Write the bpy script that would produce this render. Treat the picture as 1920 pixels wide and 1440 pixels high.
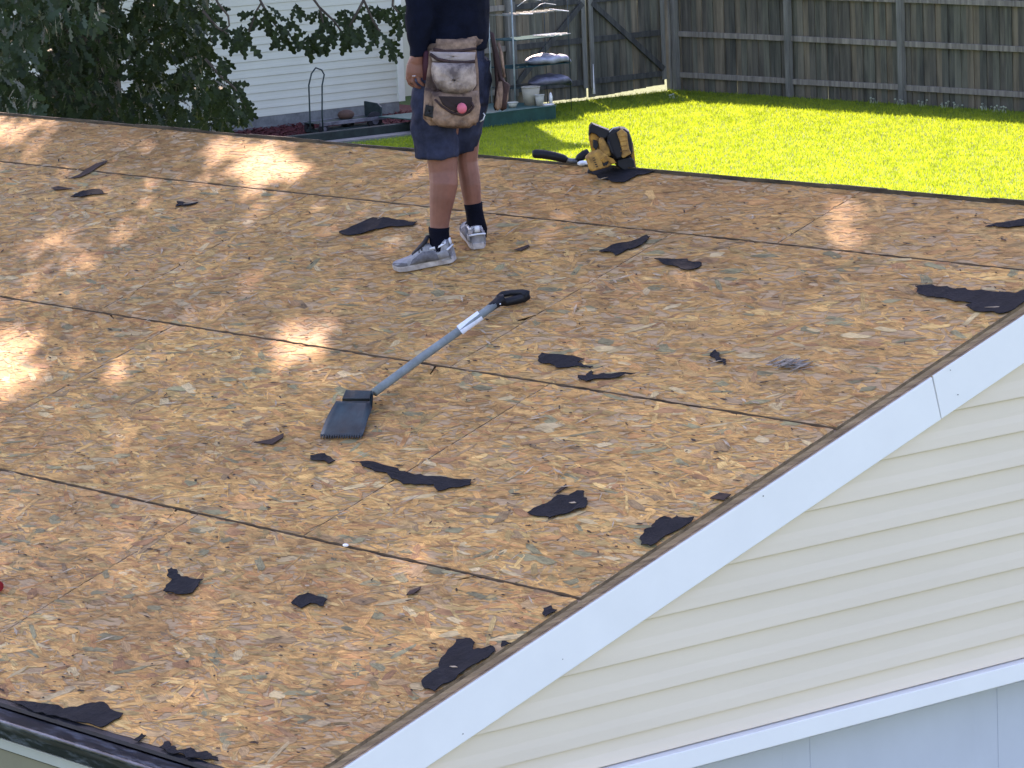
import bpy, bmesh, math, random
import numpy as np
from mathutils import Vector, Matrix, noise
random.seed(7); rng = np.random.default_rng(7)
S = bpy.context.scene
for o in list(bpy.data.objects): bpy.data.objects.remove(o)
COL = S.collection
R_ = math.radians
# ------------------------------------------------------------------ camera
F_PX = 7140.7
YAW, PIT, ROL = -0.89050, -0.163983, -0.0408423
CAM = Vector((9.1659, -7.6559, 2.6810))
SL = R_(18.5432)
fwd = Vector((math.cos(PIT)*math.sin(YAW), math.cos(PIT)*math.cos(YAW), math.sin(PIT)))
r0 = fwd.cross(Vector((0,0,1))).normalized(); u0 = r0.cross(fwd)
RT = math.cos(ROL)*r0 + math.sin(ROL)*u0
UP = -math.sin(ROL)*r0 + math.cos(ROL)*u0
cd = bpy.data.cameras.new('camera'); cam = bpy.data.objects.new('camera', cd); COL.objects.link(cam)
cam.matrix_world = Matrix((( RT.x, UP.x, -fwd.x, CAM.x), (RT.y, UP.y, -fwd.y, CAM.y), (RT.z, UP.z, -fwd.z, CAM.z), (0,0,0,1)))
cd.sensor_width = 36; cd.lens = 36*F_PX/1920; cd.clip_end = 2000; cd.clip_start = .1
S.camera = cam
# ------------------------------------------------------------------ light
SUN_EL, SUN_AZ = R_(37.5), R_(-59.3)
SUND = Vector((math.sin(SUN_AZ)*math.cos(SUN_EL), math.cos(SUN_AZ)*math.cos(SUN_EL), math.sin(SUN_EL)))
W = bpy.data.worlds.new('World'); S.world = W; W.use_nodes = True
nt = W.node_tree; sky = nt.nodes.new('ShaderNodeTexSky'); sky.sky_type = 'NISHITA'; sky.sun_disc = False
sky.sun_elevation = SUN_EL; sky.sun_rotation = SUN_AZ; sky.altitude = 50; sky.air_density = 1.0; sky.dust_density = 1.5; sky.ozone_density = 2.2
bg = nt.nodes['Background']; bg.inputs[1].default_value = 0.15; nt.links.new(sky.outputs[0], bg.inputs[0])
sd = bpy.data.lights.new('sun', 'SUN'); so = bpy.data.objects.new('sun', sd); COL.objects.link(so)
sd.energy = 5.0; sd.angle = R_(0.45); sd.color = (1, .88, .70)
so.rotation_euler = SUND.to_track_quat('Z', 'Y').to_euler()
S.view_settings.view_transform = 'Standard'; S.view_settings.look = 'None'; S.view_settings.gamma = 1
S.view_settings.use_curve_mapping = False
S.view_settings.exposure = 2.03
S.view_settings.use_white_balance = True; S.view_settings.white_balance_temperature = 7000; S.view_settings.white_balance_tint = 32
S.render.engine = 'CYCLES'
S.cycles.max_bounces = 8; S.cycles.diffuse_bounces = 4; S.cycles.transparent_max_bounces = 8

# ------------------------------------------------------------------ helpers
def ray(x, y): x, y = float(x), float(y); return (fwd*F_PX + RT*(x-960) - UP*(y-720)).normalized()
def px(p):
    d = Vector(p)-CAM; z = d.dot(fwd); return 960+F_PX*d.dot(RT)/z, 720-F_PX*d.dot(UP)/z
def on_plane(x, y, p0, n):
    d = ray(x, y); return CAM + d*((Vector(p0)-CAM).dot(n)/d.dot(n))
def onx(x, y, X): return on_plane(x, y, (X,0,0), Vector((1,0,0)))
def ony(x, y, Y): return on_plane(x, y, (0,Y,0), Vector((0,1,0)))
def onz(x, y, Z): return on_plane(x, y, (0,0,Z), Vector((0,0,1)))
CS, SN = math.cos(SL), math.sin(SL)
RN = Vector((0,-SN,CS)); RU = Vector((1,0,0)); RV = Vector((0,CS,SN))
def R(u, v, w=0): return Vector((u, v*CS - w*SN, v*SN + w*CS))
def ruv(x, y): p = on_plane(x, y, (0,0,0), RN); return p.x, p.y/CS
GZ = -3.1

MATS = {}
def N(nt, t, **k):
    n = nt.nodes.new(t)
    for a, b in k.items(): setattr(n, a, b)
    return n
def mat(name, col, rough=.8, metal=0, var=.15, scale=8, bump=0.0, bscale=None, stretch=(1,1,1), spec=.35, dark=None, trans=0, coord='Object', detail=6, ramp=(.3,.72)):
    if name in MATS: return MATS[name]
    m = bpy.data.materials.new(name); m.use_nodes = True; t = m.node_tree; L = t.links.new
    b = t.nodes['Principled BSDF']; b.inputs['Roughness'].default_value = rough; b.inputs['Metallic'].default_value = metal
    b.inputs['Specular IOR Level'].default_value = spec
    tc = N(t, 'ShaderNodeTexCoord'); mp = N(t, 'ShaderNodeMapping'); mp.inputs['Scale'].default_value = stretch
    L(tc.outputs[coord], mp.inputs[0])
    n = N(t, 'ShaderNodeTexNoise'); n.inputs['Scale'].default_value = scale; n.inputs['Detail'].default_value = detail; n.inputs['Roughness'].default_value = .65
    L(mp.outputs[0], n.inputs[0])
    cr = N(t, 'ShaderNodeValToRGB'); d = dark or tuple(c*(1-2*var) for c in col)
    e = cr.color_ramp.elements; e[0].position = ramp[0]; e[1].position = ramp[1]
    e[0].color = (*d, 1); e[1].color = (*[min(1, c*(1+var)) for c in col], 1)
    L(n.outputs[0], cr.inputs[0]); L(cr.outputs[0], b.inputs['Base Color'])
    if bump:
        n2 = N(t, 'ShaderNodeTexNoise'); n2.inputs['Scale'].default_value = bscale or scale*4; n2.inputs['Detail'].default_value = 5
        L(mp.outputs[0], n2.inputs[0]); bp = N(t, 'ShaderNodeBump'); bp.inputs['Strength'].default_value = bump; bp.inputs['Distance'].default_value = .01
        L(n2.outputs[0], bp.inputs['Height']); L(bp.outputs[0], b.inputs['Normal'])
    if trans:
        tr = N(t, 'ShaderNodeBsdfTranslucent'); mx = N(t, 'ShaderNodeMixShader'); mx.inputs[0].default_value = trans
        hs = N(t, 'ShaderNodeHueSaturation'); hs.inputs['Saturation'].default_value = 1.15; hs.inputs['Value'].default_value = 1.6; hs.inputs['Hue'].default_value = .485
        L(cr.outputs[0], hs.inputs['Color']); L(hs.outputs[0], tr.inputs[0])
        L(b.outputs[0], mx.inputs[1]); L(tr.outputs[0], mx.inputs[2]); L(mx.outputs[0], t.nodes['Material Output'].inputs[0])
    MATS[name] = m; return m

def tag(o, label=None, cat=None, group=None, kind=None):
    if label: o['label'] = label
    if cat: o['category'] = cat
    if group: o['group'] = group
    if kind: o['kind'] = kind
    return o
def empty(name, loc, label, cat, group=None):
    o = bpy.data.objects.new(name, None); COL.objects.link(o); o.location = loc; o.empty_display_size = .1
    return tag(o, label, cat, group)
def link(name, me, m=None, parent=None):
    o = bpy.data.objects.new(name, me); COL.objects.link(o)
    if m is not None and not me.materials: me.materials.append(m)
    if parent is not None:
        o.parent = parent
        loc = Vector((0,0,0)); p = parent
        while p is not None: loc += p.location; p = p.parent
        o.location = -loc                       # children are modelled in world coordinates
    return o
def mesh(name, vs, fs, m=None, parent=None, smooth=False):
    me = bpy.data.meshes.new(name); me.from_pydata([tuple(v) for v in vs], [], [tuple(f) for f in fs]); me.update()
    if smooth: me.polygons.foreach_set('use_smooth', [True]*len(me.polygons))
    return link(name, me, m, parent)
class MB:
    def __init__(s): s.v = []; s.f = []
    def add(s, vs, fs):
        n = len(s.v); s.v += [Vector(v) for v in vs]; s.f += [tuple(i+n for i in f) for f in fs]; return s
    def box(s, c, dx, dy, dz):   # c centre, half-extent vectors
        c = Vector(c); dx, dy, dz = Vector(dx), Vector(dy), Vector(dz)
        vs = [c+a*dx+b*dy+e*dz for a in (-1,1) for b in (-1,1) for e in (-1,1)]
        fs = [(0,1,3,2),(4,6,7,5),(0,4,5,1),(2,3,7,6),(0,2,6,4),(1,5,7,3)]
        if dx.cross(dy).dot(dz) < 0: fs = [f[::-1] for f in fs]
        return s.add(vs, fs)
    def abox(s, x0,x1,y0,y1,z0,z1):
        return s.box(((x0+x1)/2,(y0+y1)/2,(z0+z1)/2), ((x1-x0)/2,0,0), (0,(y1-y0)/2,0), (0,0,(z1-z0)/2))
    def prism(s, poly, off):     # planar polygon extruded by off (both vectors)
        poly = [Vector(p) for p in poly]; n = len(poly); off = Vector(off)
        nn = Vector((0,0,0))
        for i in range(n): nn += (poly[i]).cross(poly[(i+1)%n])
        if nn.dot(off) < 0: poly = poly[::-1]
        vs = poly + [p+off for p in poly]
        fs = [tuple(range(n))[::-1], tuple(range(n, 2*n))] + [(i,(i+1)%n,n+(i+1)%n,n+i) for i in range(n)]
        return s.add(vs, fs)
    def tube(s, pts, rad, ref=None, seg=12, cap=True):
        pts = [Vector(p) for p in pts]; n = len(pts)
        if not isinstance(rad, (list, tuple)): rad = [rad]*n
        rings = []; prev = None
        for i, p in enumerate(pts):
            t = (pts[min(i+1,n-1)]-pts[max(i-1,0)]).normalized()
            a = Vector(ref) if ref is not None else (prev if prev is not None else (Vector((0,0,1)) if abs(t.z) < .9 else Vector((1,0,0))))
            a = (a - t*a.dot(t)).normalized(); b = t.cross(a); prev = a
            ra, rb = rad[i] if isinstance(rad[i], (list, tuple)) else (rad[i], rad[i])
            rings.append([p + a*(ra*math.cos(2*math.pi*k/seg)) + b*(rb*math.sin(2*math.pi*k/seg)) for k in range(seg)])
        vs = [q for r in rings for q in r]; fs = []
        for i in range(n-1):
            for k in range(seg):
                k2 = (k+1) % seg; fs.append((i*seg+k, i*seg+k2, (i+1)*seg+k2, (i+1)*seg+k))
        if cap: fs.append(tuple(range(seg))[::-1]); fs.append(tuple((n-1)*seg+k for k in range(seg)))
        return s.add(vs, fs)
    def ball(s, c, rx, ry, rz, ax=None, seg=14, rg=9):
        ax = ax or (Vector((1,0,0)), Vector((0,1,0)), Vector((0,0,1))); vs = []; fs = []
        for i in range(rg+1):
            th = math.pi*i/rg
            for k in range(seg):
                ph = 2*math.pi*k/seg
                vs.append(Vector(c)+ax[0]*(rx*math.sin(th)*math.cos(ph))+ax[1]*(ry*math.sin(th)*math.sin(ph))+ax[2]*(rz*math.cos(th)))
        for i in range(rg):
            for k in range(seg):
                k2 = (k+1)%seg; fs.append((i*seg+k, (i+1)*seg+k, (i+1)*seg+k2, i*seg+k2))
        return s.add(vs, fs)
    def build(s, name, m=None, parent=None, smooth=False, bevel=0, seg=2, remesh=0, sub=0, smooth_it=0, noise_amp=0, noise_sc=8):
        o = mesh(name, s.v, s.f, m, parent, smooth)
        if bevel or remesh or sub or smooth_it:
            if bevel:
                b = o.modifiers.new('b','BEVEL'); b.width = bevel; b.segments = seg; b.limit_method = 'ANGLE'; b.angle_limit = R_(35)
            if remesh:
                r = o.modifiers.new('r','REMESH'); r.mode = 'VOXEL'; r.voxel_size = remesh; r.use_smooth_shade = True
            if smooth_it:
                q = o.modifiers.new('s','SMOOTH'); q.iterations = smooth_it; q.factor = .5
            dg = bpy.context.evaluated_depsgraph_get(); me = bpy.data.meshes.new_from_object(o.evaluated_get(dg))
            o.modifiers.clear(); old = o.data; o.data = me; bpy.data.meshes.remove(old)
            if noise_amp:
                for v in me.vertices:
                    v.co += v.normal*(noise_amp*noise.noise(v.co*noise_sc) + .5*noise_amp*noise.noise(v.co*noise_sc*2.3))
        return o
def jag(poly, amp, it=2):
    for _ in range(it):
        out = []
        for i, p in enumerate(poly):
            q = poly[(i+1) % len(poly)]; d = Vector((q[0]-p[0], q[1]-p[1])); L = d.length
            out.append(p)
            if L > .012:
                k = random.uniform(-1,1)*min(amp, L*.16); out.append(((p[0]+q[0])/2 - d.y/L*k, (p[1]+q[1])/2 + d.x/L*k))
        poly = out; amp *= .6
    return poly

# ------------------------------------------------------------------ materials
M_felt = mat('felt', (.0105,.0108,.0135), .88, var=.3, scale=22, dark=(.005,.0052,.0066), bump=.2, spec=.18)
M_white = mat('white_aluminium', (.82,.81,.78), .38, var=.02, scale=3, spec=.4, bump=.04, bscale=5)
M_siding = mat('cream_siding', (.72,.61,.46), .55, var=.025, scale=5, bump=.05, bscale=60, stretch=(1,.2,1))
M_wood_edge = mat('weathered_edge_wood', (.42,.28,.18), .85, var=.3, scale=9, dark=(.20,.13,.085), bump=.6, bscale=40, stretch=(1,.15,8))
M_darkmetal = mat('black_gutter_metal', (.010,.012,.018), .5, var=.4, scale=5, spec=.3)
M_door = mat('garage_door_paint', (.50,.53,.57), .5, var=.03, scale=3)
M_nblack = mat('black_plastic', (.007,.0075,.010), .55, var=.3, scale=20, spec=.3)
M_gap_shade = mat('gap_shade_dark', (.03,.022,.018), .9)

# ground, far lawn sheet
def lawn_material():
    m = mat('lawn_soil', (.030,.065,.014), .95, var=.3, scale=1.3, bump=.8, bscale=60, dark=(.045,.08,.010))
    return m
g = mesh('lawn', [(-400,-300,GZ),(300,-300,GZ),(300,400,GZ),(-400,400,GZ)], [(0,1,2,3)], lawn_material()); tag(g, kind='structure')

# =================================================================== GARAGE
garage = empty('garage', (0,-1.2,GZ), 'low garage with bare particle-board roof deck, white rake trim and cream lap siding', 'garage')
UL = -12.0                      # far end of the roof
ROWS = [(-1.231, 0, [-2.131-2.44*i for i in range(5)]), (0, 1.22, [-1.50-2.44*i for i in range(5)]),
        (1.22, 2.44, [-2.10-2.44*i for i in range(5)]), (2.44, 2.934, [-1.50,-3.94,-6.36,-8.8,-11.2])]
def osb_material():
    m = bpy.data.materials.new('osb_strands'); m.use_nodes = True; t = m.node_tree; L = t.links.new
    b = t.nodes['Principled BSDF']; b.inputs['Roughness'].default_value = .78; b.inputs['Specular IOR Level'].default_value = .25
    at = N(t,'ShaderNodeAttribute'); at.attribute_name = 'col'
    uv = N(t,'ShaderNodeAttribute'); uv.attribute_name = 'fuv'
    mp = N(t,'ShaderNodeMapping'); mp.inputs['Scale'].default_value = (1,9,1); L(uv.outputs['Vector'], mp.inputs[0])
    n = N(t,'ShaderNodeTexNoise'); n.inputs['Scale'].default_value = 30; n.inputs['Detail'].default_value = 6; L(mp.outputs[0], n.inputs[0])
    r = N(t,'ShaderNodeMapRange'); r.inputs[1].default_value=.3; r.inputs[2].default_value=.7; r.inputs[3].default_value=.66; r.inputs[4].default_value=1.2; L(n.outputs[0], r.inputs[0])
    m1 = N(t,'ShaderNodeVectorMath', operation='SCALE'); L(at.outputs['Color'], m1.inputs[0]); L(r.outputs[0], m1.inputs['Scale'])
    # weather stains
    tc = N(t,'ShaderNodeTexCoord'); mo = N(t,'ShaderNodeMapping'); mo.inputs['Scale'].default_value=(.7,1.3,1.3); L(tc.outputs['Object'], mo.inputs[0])
    w = N(t,'ShaderNodeTexNoise'); w.inputs['Scale'].default_value=1.6; w.inputs['Detail'].default_value=7; w.inputs['Roughness'].default_value=.6; L(mo.outputs[0], w.inputs[0])
    cr = N(t,'ShaderNodeValToRGB'); e = cr.color_ramp.elements; e[0].position=.36; e[0].color=(.70,.635,.60,1); e[1].position=.56; e[1].color=(1.06,1.0,.92,1)
    L(w.outputs[0], cr.inputs[0])
    mx = N(t,'ShaderNodeMix', data_type='RGBA', blend_type='MULTIPLY'); mx.inputs[0].default_value = .9
    L(m1.outputs[0], mx.inputs[6]); L(cr.outputs[0], mx.inputs[7]); 
    w2 = N(t,'ShaderNodeTexNoise'); w2.inputs['Scale'].default_value=26; w2.inputs['Detail'].default_value=6; L(mo.outputs[0], w2.inputs[0])
    r2 = N(t,'ShaderNodeMapRange'); r2.inputs[1].default_value=.34; r2.inputs[2].default_value=.5; r2.inputs[3].default_value=.66; r2.inputs[4].default_value=1.0; L(w2.outputs[0], r2.inputs[0])
    m2 = N(t,'ShaderNodeVectorMath', operation='SCALE'); L(mx.outputs[2], m2.inputs[0]); L(r2.outputs[0], m2.inputs['Scale'])
    # broad grain running with the sheet, blends neighbouring strands
    mg = N(t,'ShaderNodeMapping'); mg.inputs['Scale'].default_value=(3.5,16,16); mg.inputs['Rotation'].default_value=(0,0,.12); L(tc.outputs['Object'], mg.inputs[0])
    g1 = N(t,'ShaderNodeTexNoise'); g1.inputs['Scale'].default_value=1.6; g1.inputs['Detail'].default_value=8; g1.inputs['Roughness'].default_value=.68; g1.inputs['Distortion'].default_value=.6; L(mg.outputs[0], g1.inputs[0])
    gc = N(t,'ShaderNodeValToRGB'); ge = gc.color_ramp.elements; ge[0].position=.30; ge[0].color=(.70,.66,.60,1); ge[1].position=.70; ge[1].color=(1.16,1.15,1.10,1); em = ge.new(.5); em.color=(1.0,.97,.93,1); L(g1.outputs[0], gc.inputs[0])
    gm = N(t,'ShaderNodeMix', data_type='RGBA', blend_type='MULTIPLY'); gm.inputs[0].default_value=1; L(m2.outputs[0], gm.inputs[6]); L(gc.outputs[0], gm.inputs[7])
    L(gm.outputs[2], b.inputs['Base Color'])
    bp = N(t,'ShaderNodeBump'); bp.inputs['Strength'].default_value=.35; bp.inputs['Distance'].default_value=.003; L(n.outputs[0], bp.inputs['Height']); L(bp.outputs[0], b.inputs['Normal'])
    return m
M_osb = osb_material()
M_board = mat('osb_core', (.20,.13,.075), .85, var=.3, scale=10, bump=.4, bscale=70, stretch=(.5,2,2), dark=(.07,.045,.028))
M_base = mat('osb_face', (.41,.265,.13), .85, var=.2, scale=12, bump=.3, bscale=60, stretch=(1,5,5))
M_sliver = mat('dark_sliver', (.035,.02,.012), .9, var=.4, scale=30)
PAL = np.array([[.330,.220,.125],[.300,.190,.105],[.360,.255,.150],[.250,.165,.100],[.285,.150,.095],[.240,.125,.085],[.205,.185,.120],[.165,.160,.115],[.430,.330,.215],[.275,.215,.155],[.190,.115,.080],[.140,.145,.110],[.340,.215,.110]])
PAL = (PAL*np.array([1.78,1.62,1.08])).clip(0,.72); PAL = PAL*np.array([.955,.905,.80]); PAL = PAL*.62+np.average(PAL,axis=0,weights=[16,15,14,13,8,6,6,3,5,9,4,1.2,10.])*.38
PW = np.array([16,15,14,13,8,6,6,3,5,9,4,1.2,10.]); PW /= PW.sum()
def edge_wob(u): return .0045*np.clip(np.sin(u*9.3)*np.sin(u*23.7+1)+.6*np.sin(u*61.),0,1)
def strands(u0,u1,v0,v1,parent,dens,tint=1.0,con=1.0):
    area = (u1-u0)*(v1-v0); n = int(area*dens)
    cx = rng.uniform(u0,u1,n); cy = rng.uniform(v0,v1,n)
    Ln = rng.gamma(3.2,.027,n).clip(.018,.20); Wd = (rng.gamma(1.7,.0072,n)+.0025).clip(.003,.042); Wd = np.minimum(Wd, Ln*.55)
    an = rng.normal(0,.30,n); rnd = rng.random(n) < .15; an[rnd] = rng.uniform(-1.5,1.5,rnd.sum())
    small = rng.random(n) < .25; Wd[small] *= .4; Ln[small] *= .75
    big = np.arange(n) > n*.955; nb_ = int(big.sum()); Ln[big] = rng.uniform(.05,.15,nb_); Wd[big] = rng.uniform(.010,.042,nb_)
    sx = np.array([-.5,-.32,.0,.30,.5,.42,.05,-.36]); sy = np.array([-.2,-.5,-.5,-.45,.1,.5,.5,.42])
    X = np.tile(sx,(n,1)) + rng.normal(0,.055,(n,8)); Y = np.tile(sy,(n,1)) + rng.normal(0,.10,(n,8))
    skew = rng.uniform(-.25,.25,(n,1)); X = X + skew*Y*(Wd/Ln)[:,None]*3
    lx = X*Ln[:,None]; ly = Y*Wd[:,None]
    ca, sa = np.cos(an)[:,None], np.sin(an)[:,None]
    uu = (cx[:,None]+lx*ca-ly*sa).clip(u0,u1); vv = (cy[:,None]+lx*sa+ly*ca); vv = np.minimum(np.maximum(vv, v0+edge_wob(uu)), v1-edge_wob(uu+3))
    w_ = rng.uniform(.0003,.0019,n); w_[big] = rng.uniform(.0012,.0022,nb_)
    ww = (w_[:,None] + rng.normal(0,.00015,(n,8)) + (rng.normal(0,.004,n)[:,None]*X*Ln[:,None]/.1*.1)).clip(.0002,.006)
    P = np.stack([uu, vv*CS-ww*SN, vv*SN+ww*CS], -1).reshape(-1,3)
    # fan triangles would double; one n-gon each
    me = bpy.data.meshes.new('strand_layer'); me.vertices.add(n*8); me.vertices.foreach_set('co', P.ravel())
    me.loops.add(n*8); me.loops.foreach_set('vertex_index', np.arange(n*8,dtype=np.int32)); me.polygons.add(n)
    me.polygons.foreach_set('loop_start', np.arange(0,n*8,8,dtype=np.int32)); me.polygons.foreach_set('loop_total', np.full(n,8,dtype=np.int32))
    me.update(calc_edges=True)
    c = PAL[rng.choice(len(PAL), n, p=PW)]; c = (c*con + PAL.mean(0)*(1-con))*rng.normal(1,.11*con,(n,1)).clip(.6,1.45)*tint
    bp_ = np.array([[.52,.40,.21],[.24,.22,.12],[.36,.19,.085],[.46,.30,.14],[.30,.20,.10],[.28,.255,.135],[.55,.43,.24],[.40,.235,.11]])
    if con > .7: c[big] = bp_[rng.choice(8, nb_, p=[.15,.13,.13,.2,.12,.1,.07,.1])]*rng.uniform(.85,1.1,(nb_,1))*tint
    c = np.concatenate([c, np.ones((n,1))],1)
    a = me.attributes.new('col','FLOAT_COLOR','POINT'); a.data.foreach_set('color', np.repeat(c,8,0).ravel().astype(np.float32))
    off = rng.uniform(0,50,(n,1)); f = np.stack([lx+off, ly+off*.37, np.zeros_like(lx)],-1).reshape(-1,3)
    a = me.attributes.new('fuv','FLOAT_VECTOR','POINT'); a.data.foreach_set('vector', f.ravel().astype(np.float32))
    o = link('strand_layer', me, M_osb, parent); o['kind'] = 'stuff'
def slivers(u0,u1,v0,v1,parent,n):
    b = MB()
    for _ in range(n):
        cu, cv = random.uniform(u0+.05,u1-.05), random.uniform(v0+.03,v1-.03); L = random.choice([.005,.006,.008,.010,.014,.022]); wd = random.uniform(.0018,.0055)
        a = random.gauss(0,.35); k = random.randint(5,7); pts = []
        for i in range(k):
            t = 2*math.pi*i/k; x = math.cos(t)*L*random.uniform(.6,1.1); y = math.sin(t)*wd*random.uniform(.5,1.2)
            pts.append(R(cu+x*math.cos(a)-y*math.sin(a), cv+x*math.sin(a)+y*math.cos(a), .0068))
        b.prism(pts, RN*.0006)
    o = b.build('dark_fleck', M_sliver, parent); o['kind'] = 'stuff'
GAP = .0055
for (v0, v1, seams) in ROWS:
    us = [0.0]+[s for s in seams if s > UL+.3]+[UL]
    for i in range(len(us)-1):
        ua, ub = us[i+1]+GAP*.42, us[i]-(GAP*.42 if i else 0)
        gv = GAP*(1.1 if (v0 == 0 or v1 == 0) else .95)
        b = MB(); a0, a1 = v0+gv, v1-gv
        us_ = [ua+(ub-ua)*k/48 for k in range(49)]
        b.prism([R(u_,a0+float(edge_wob(u_)),-.011) for u_ in us_]+[R(u_,a1-float(edge_wob(u_+3)),-.011) for u_ in us_[::-1]], RN*.011)
        p = b.build('roof_panel', M_board, garage); p.data.materials.append(M_base)
        for f_ in p.data.polygons:
            if f_.normal.dot(RN) > .9: f_.material_index = 1
        if ua > -9.6 or True:
            vis = ub > -9.0
            rw = [r_[0] for r_ in ROWS].index(v0); tn = [1.10,1.04,.97,.88][rw]*random.uniform(.94,1.05); tn = np.array([tn*random.uniform(.98,1.03),tn,tn*random.uniform(.95,1.03)])
            strands(ua, ub, a0, a1, p, 2100 if (vis and v0 < 1.0 and ub>-6) else (1600 if vis else 250), tn, [1.0,.95,.80,.62][rw])
            if vis: slivers(ua, ub, a0, a1, p, int((ub-ua)*(a1-a0)*52))
# sheet under the deck, coloured dark to stand for shade in the gaps
b = MB(); b.prism([R(UL,-1.22,-.05),R(-.03,-1.22,-.05),R(-.03,2.92,-.05),R(UL,2.92,-.05)], RN*.036); b.build('gap_shade_sheet', M_gap_shade, garage)
# far slope
YR = 2.934*CS; ZR = 2.934*SN
def RB(u, v, w=0): return Vector((u, YR+v*CS + w*SN, ZR - v*SN + w*CS))
for i in range(5):
    b = MB(); b.prism([RB(UL*(i+1)/5,.012,-.011),RB(UL*i/5-(.004 if i else 0),.012,-.011),RB(UL*i/5-(.004 if i else 0),4.16,-.011),RB(UL*(i+1)/5,4.16,-.011)], RB(0,0,.011)-RB(0,0,0)); b.build('roof_panel', M_board, garage)
# ridge strip : ragged lifted edge of the far sheathing
M_ridge = mat('ridge_edge_wood', (.085,.062,.035), .9, var=.45, scale=14, bump=.5, stretch=(.4,2,2))
b = MB(); x = UL
while x < -.01:
    L = random.uniform(.15,.6); x2 = min(x+L, 0); h = random.uniform(.009,.015)+(.004 if x>-3.4 else 0)
    b.add([(x,YR-.004,ZR-.02),(x2,YR-.004,ZR-.02),(x2,YR-.004,ZR+h),(x,YR-.004,ZR+h+random.uniform(-.002,.002)),
           (x,YR+.02,ZR-.02),(x2,YR+.02,ZR-.02),(x2,YR+.02,ZR+h-.002),(x,YR+.02,ZR+h-.002)], [(0,1,2,3),(5,4,7,6),(3,2,6,7),(4,0,3,7),(1,5,6,2)])
    x = x2
b.build('ridge_strip', M_ridge, garage)
# rake : weathered wood strip then white trim (two lengths)
b = MB()
for k in range(3):
    w0 = -.011-.0115*k; ins = [-.002,-.006,.001][k]
    b.prism([R(-.05,-1.231,w0-.011),R(ins,-1.231,w0-.011),R(ins,-1.231,w0),R(-.05,-1.231,w0)], RV*(1.231+2.93))
b.build('rake_wood_edge', M_wood_edge, garage)
JV = 1.712
def rake_piece(v0, v1, x=0.008, skew=.0):
    b = MB(); T = -.040; H = .209
    z = lambda v,dz: Vector((x, v*CS, v*SN+dz))
    b.prism([z(v0,-H),z(v1+skew,-H),z(v1,T+.0),z(v0,T)], (-.035,0,0))
    return b.build('rake_board', M_white, garage, bevel=.003)
rake_piece(-1.40, JV-.006, .008, .043); 
b = MB(); z = lambda v,dz: Vector((.0055, v*CS, v*SN+dz)); b.prism([z(JV+.043,-.209),z(2.93,-.209),z(2.93,-.040),z(JV+.002,-.040)], (-.032,0,0)); b.build('rake_board', M_white, garage, bevel=.002)
M_speck = mat('dirt_speck', (.12,.11,.10), .9)
b = MB()
for q in [(1055,1236),(1431,930),(1782,694),(1796,740),(868,1376)]:
    c = onx(*q, .0085); h_ = random.uniform(.0014,.0026); b.prism([c+Vector((0,h_*math.cos(k*1.05)*1.3,h_*math.sin(k*1.05))) for k in range(6)], (.0006,0,0))
b.build('dirt_speck', M_speck, garage)['kind'] = 'stuff'
# far-slope rake board
b = MB(); b.prism([Vector((.0055,2*YR-p.y,p.z)) for p in [z(-1.40,-.209),z(2.925,-.209),z(2.925,-.040),z(-1.40,-.040)]], (-.032,0,0)); b.build('rake_board', M_white, garage)
# gable siding boards
zs = [-.0+.1235*k for k in range(6,-1,-1)]
tan = math.tan(SL)
XW = -.028
def siding_row(zb, zt, xw, y_of, mtl, parent, bulge=.010):
    # profile from bottom lip to top
    h = zt-zb
    prof = [(xw-.012, zb-.0005),(xw+bulge-.002, zb),(xw+bulge+.005, zb+.003),(xw+bulge+.005, zb+.007),(xw+bulge+.0012, zb+h*.30),(xw+bulge-.0035, zb+h*.50),(xw+bulge-.0045, zb+h*.62),(xw+.001, zb+h*1.02),(xw-.012, zb+h*1.02)]
    vs = []; fs = []
    for x, z in prof:
        a, c = y_of(z); vs += [(x,a,z),(x,c,z)]
    n = len(prof)
    for i in range(n-1): fs.append((2*i,2*i+1,2*i+3,2*i+2))
    return mesh('siding_board', vs, fs, mtl, parent)
def yof(z):
    a = (z+.11)/tan; return a, max(a+.01, 2*YR-a)
zb = -.578
lines = [-.496,-.373,-.251,-.127,-.005]
step = .1225
zz = [-.580]+lines
k = 1
while zz[-1]+step < ZR-.16: zz.append(zz[-1]+step)
for i in range(len(zz)-1):
    siding_row(zz[i], zz[i+1], XW, yof, M_siding, garage)
b = MB(); b.prism([(XW-.014,-1.1,-.6),(XW-.014,2*YR+1.1,-.6),(XW-.014,YR,ZR-.14)], (-.08,0,0)); b.build('gable_sheathing', M_gap_shade, garage)
# door head trim
b = MB(); b.abox(XW-.02,.022,-1.0,2*YR+1,-.648,-.583); b.build('door_head_trim', M_white, garage, bevel=.003)
# garage door with pressed panels
b = MB(); b.abox(-.16,-.12,-.9,2*YR+.9,-2.75,-.64)
b.build('door_leaf', M_door, garage)
for r in range(4):
    for c in range(8):
        y0 = -.75+c*.93; z1 = -.70-r*.52
        b = MB(); b.abox(-.121,-.1175,y0,y0+.80,z1-.40,z1); b.build('door_panel', M_door, garage, bevel=.006)
b = MB(); b.abox(-.3,-.06,-1.05,-.9,GZ,-.65); b.abox(-.3,-.06,2*YR+.9,2*YR+1.05,GZ,-.65); b.build('door_jamb', M_white, garage)
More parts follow.
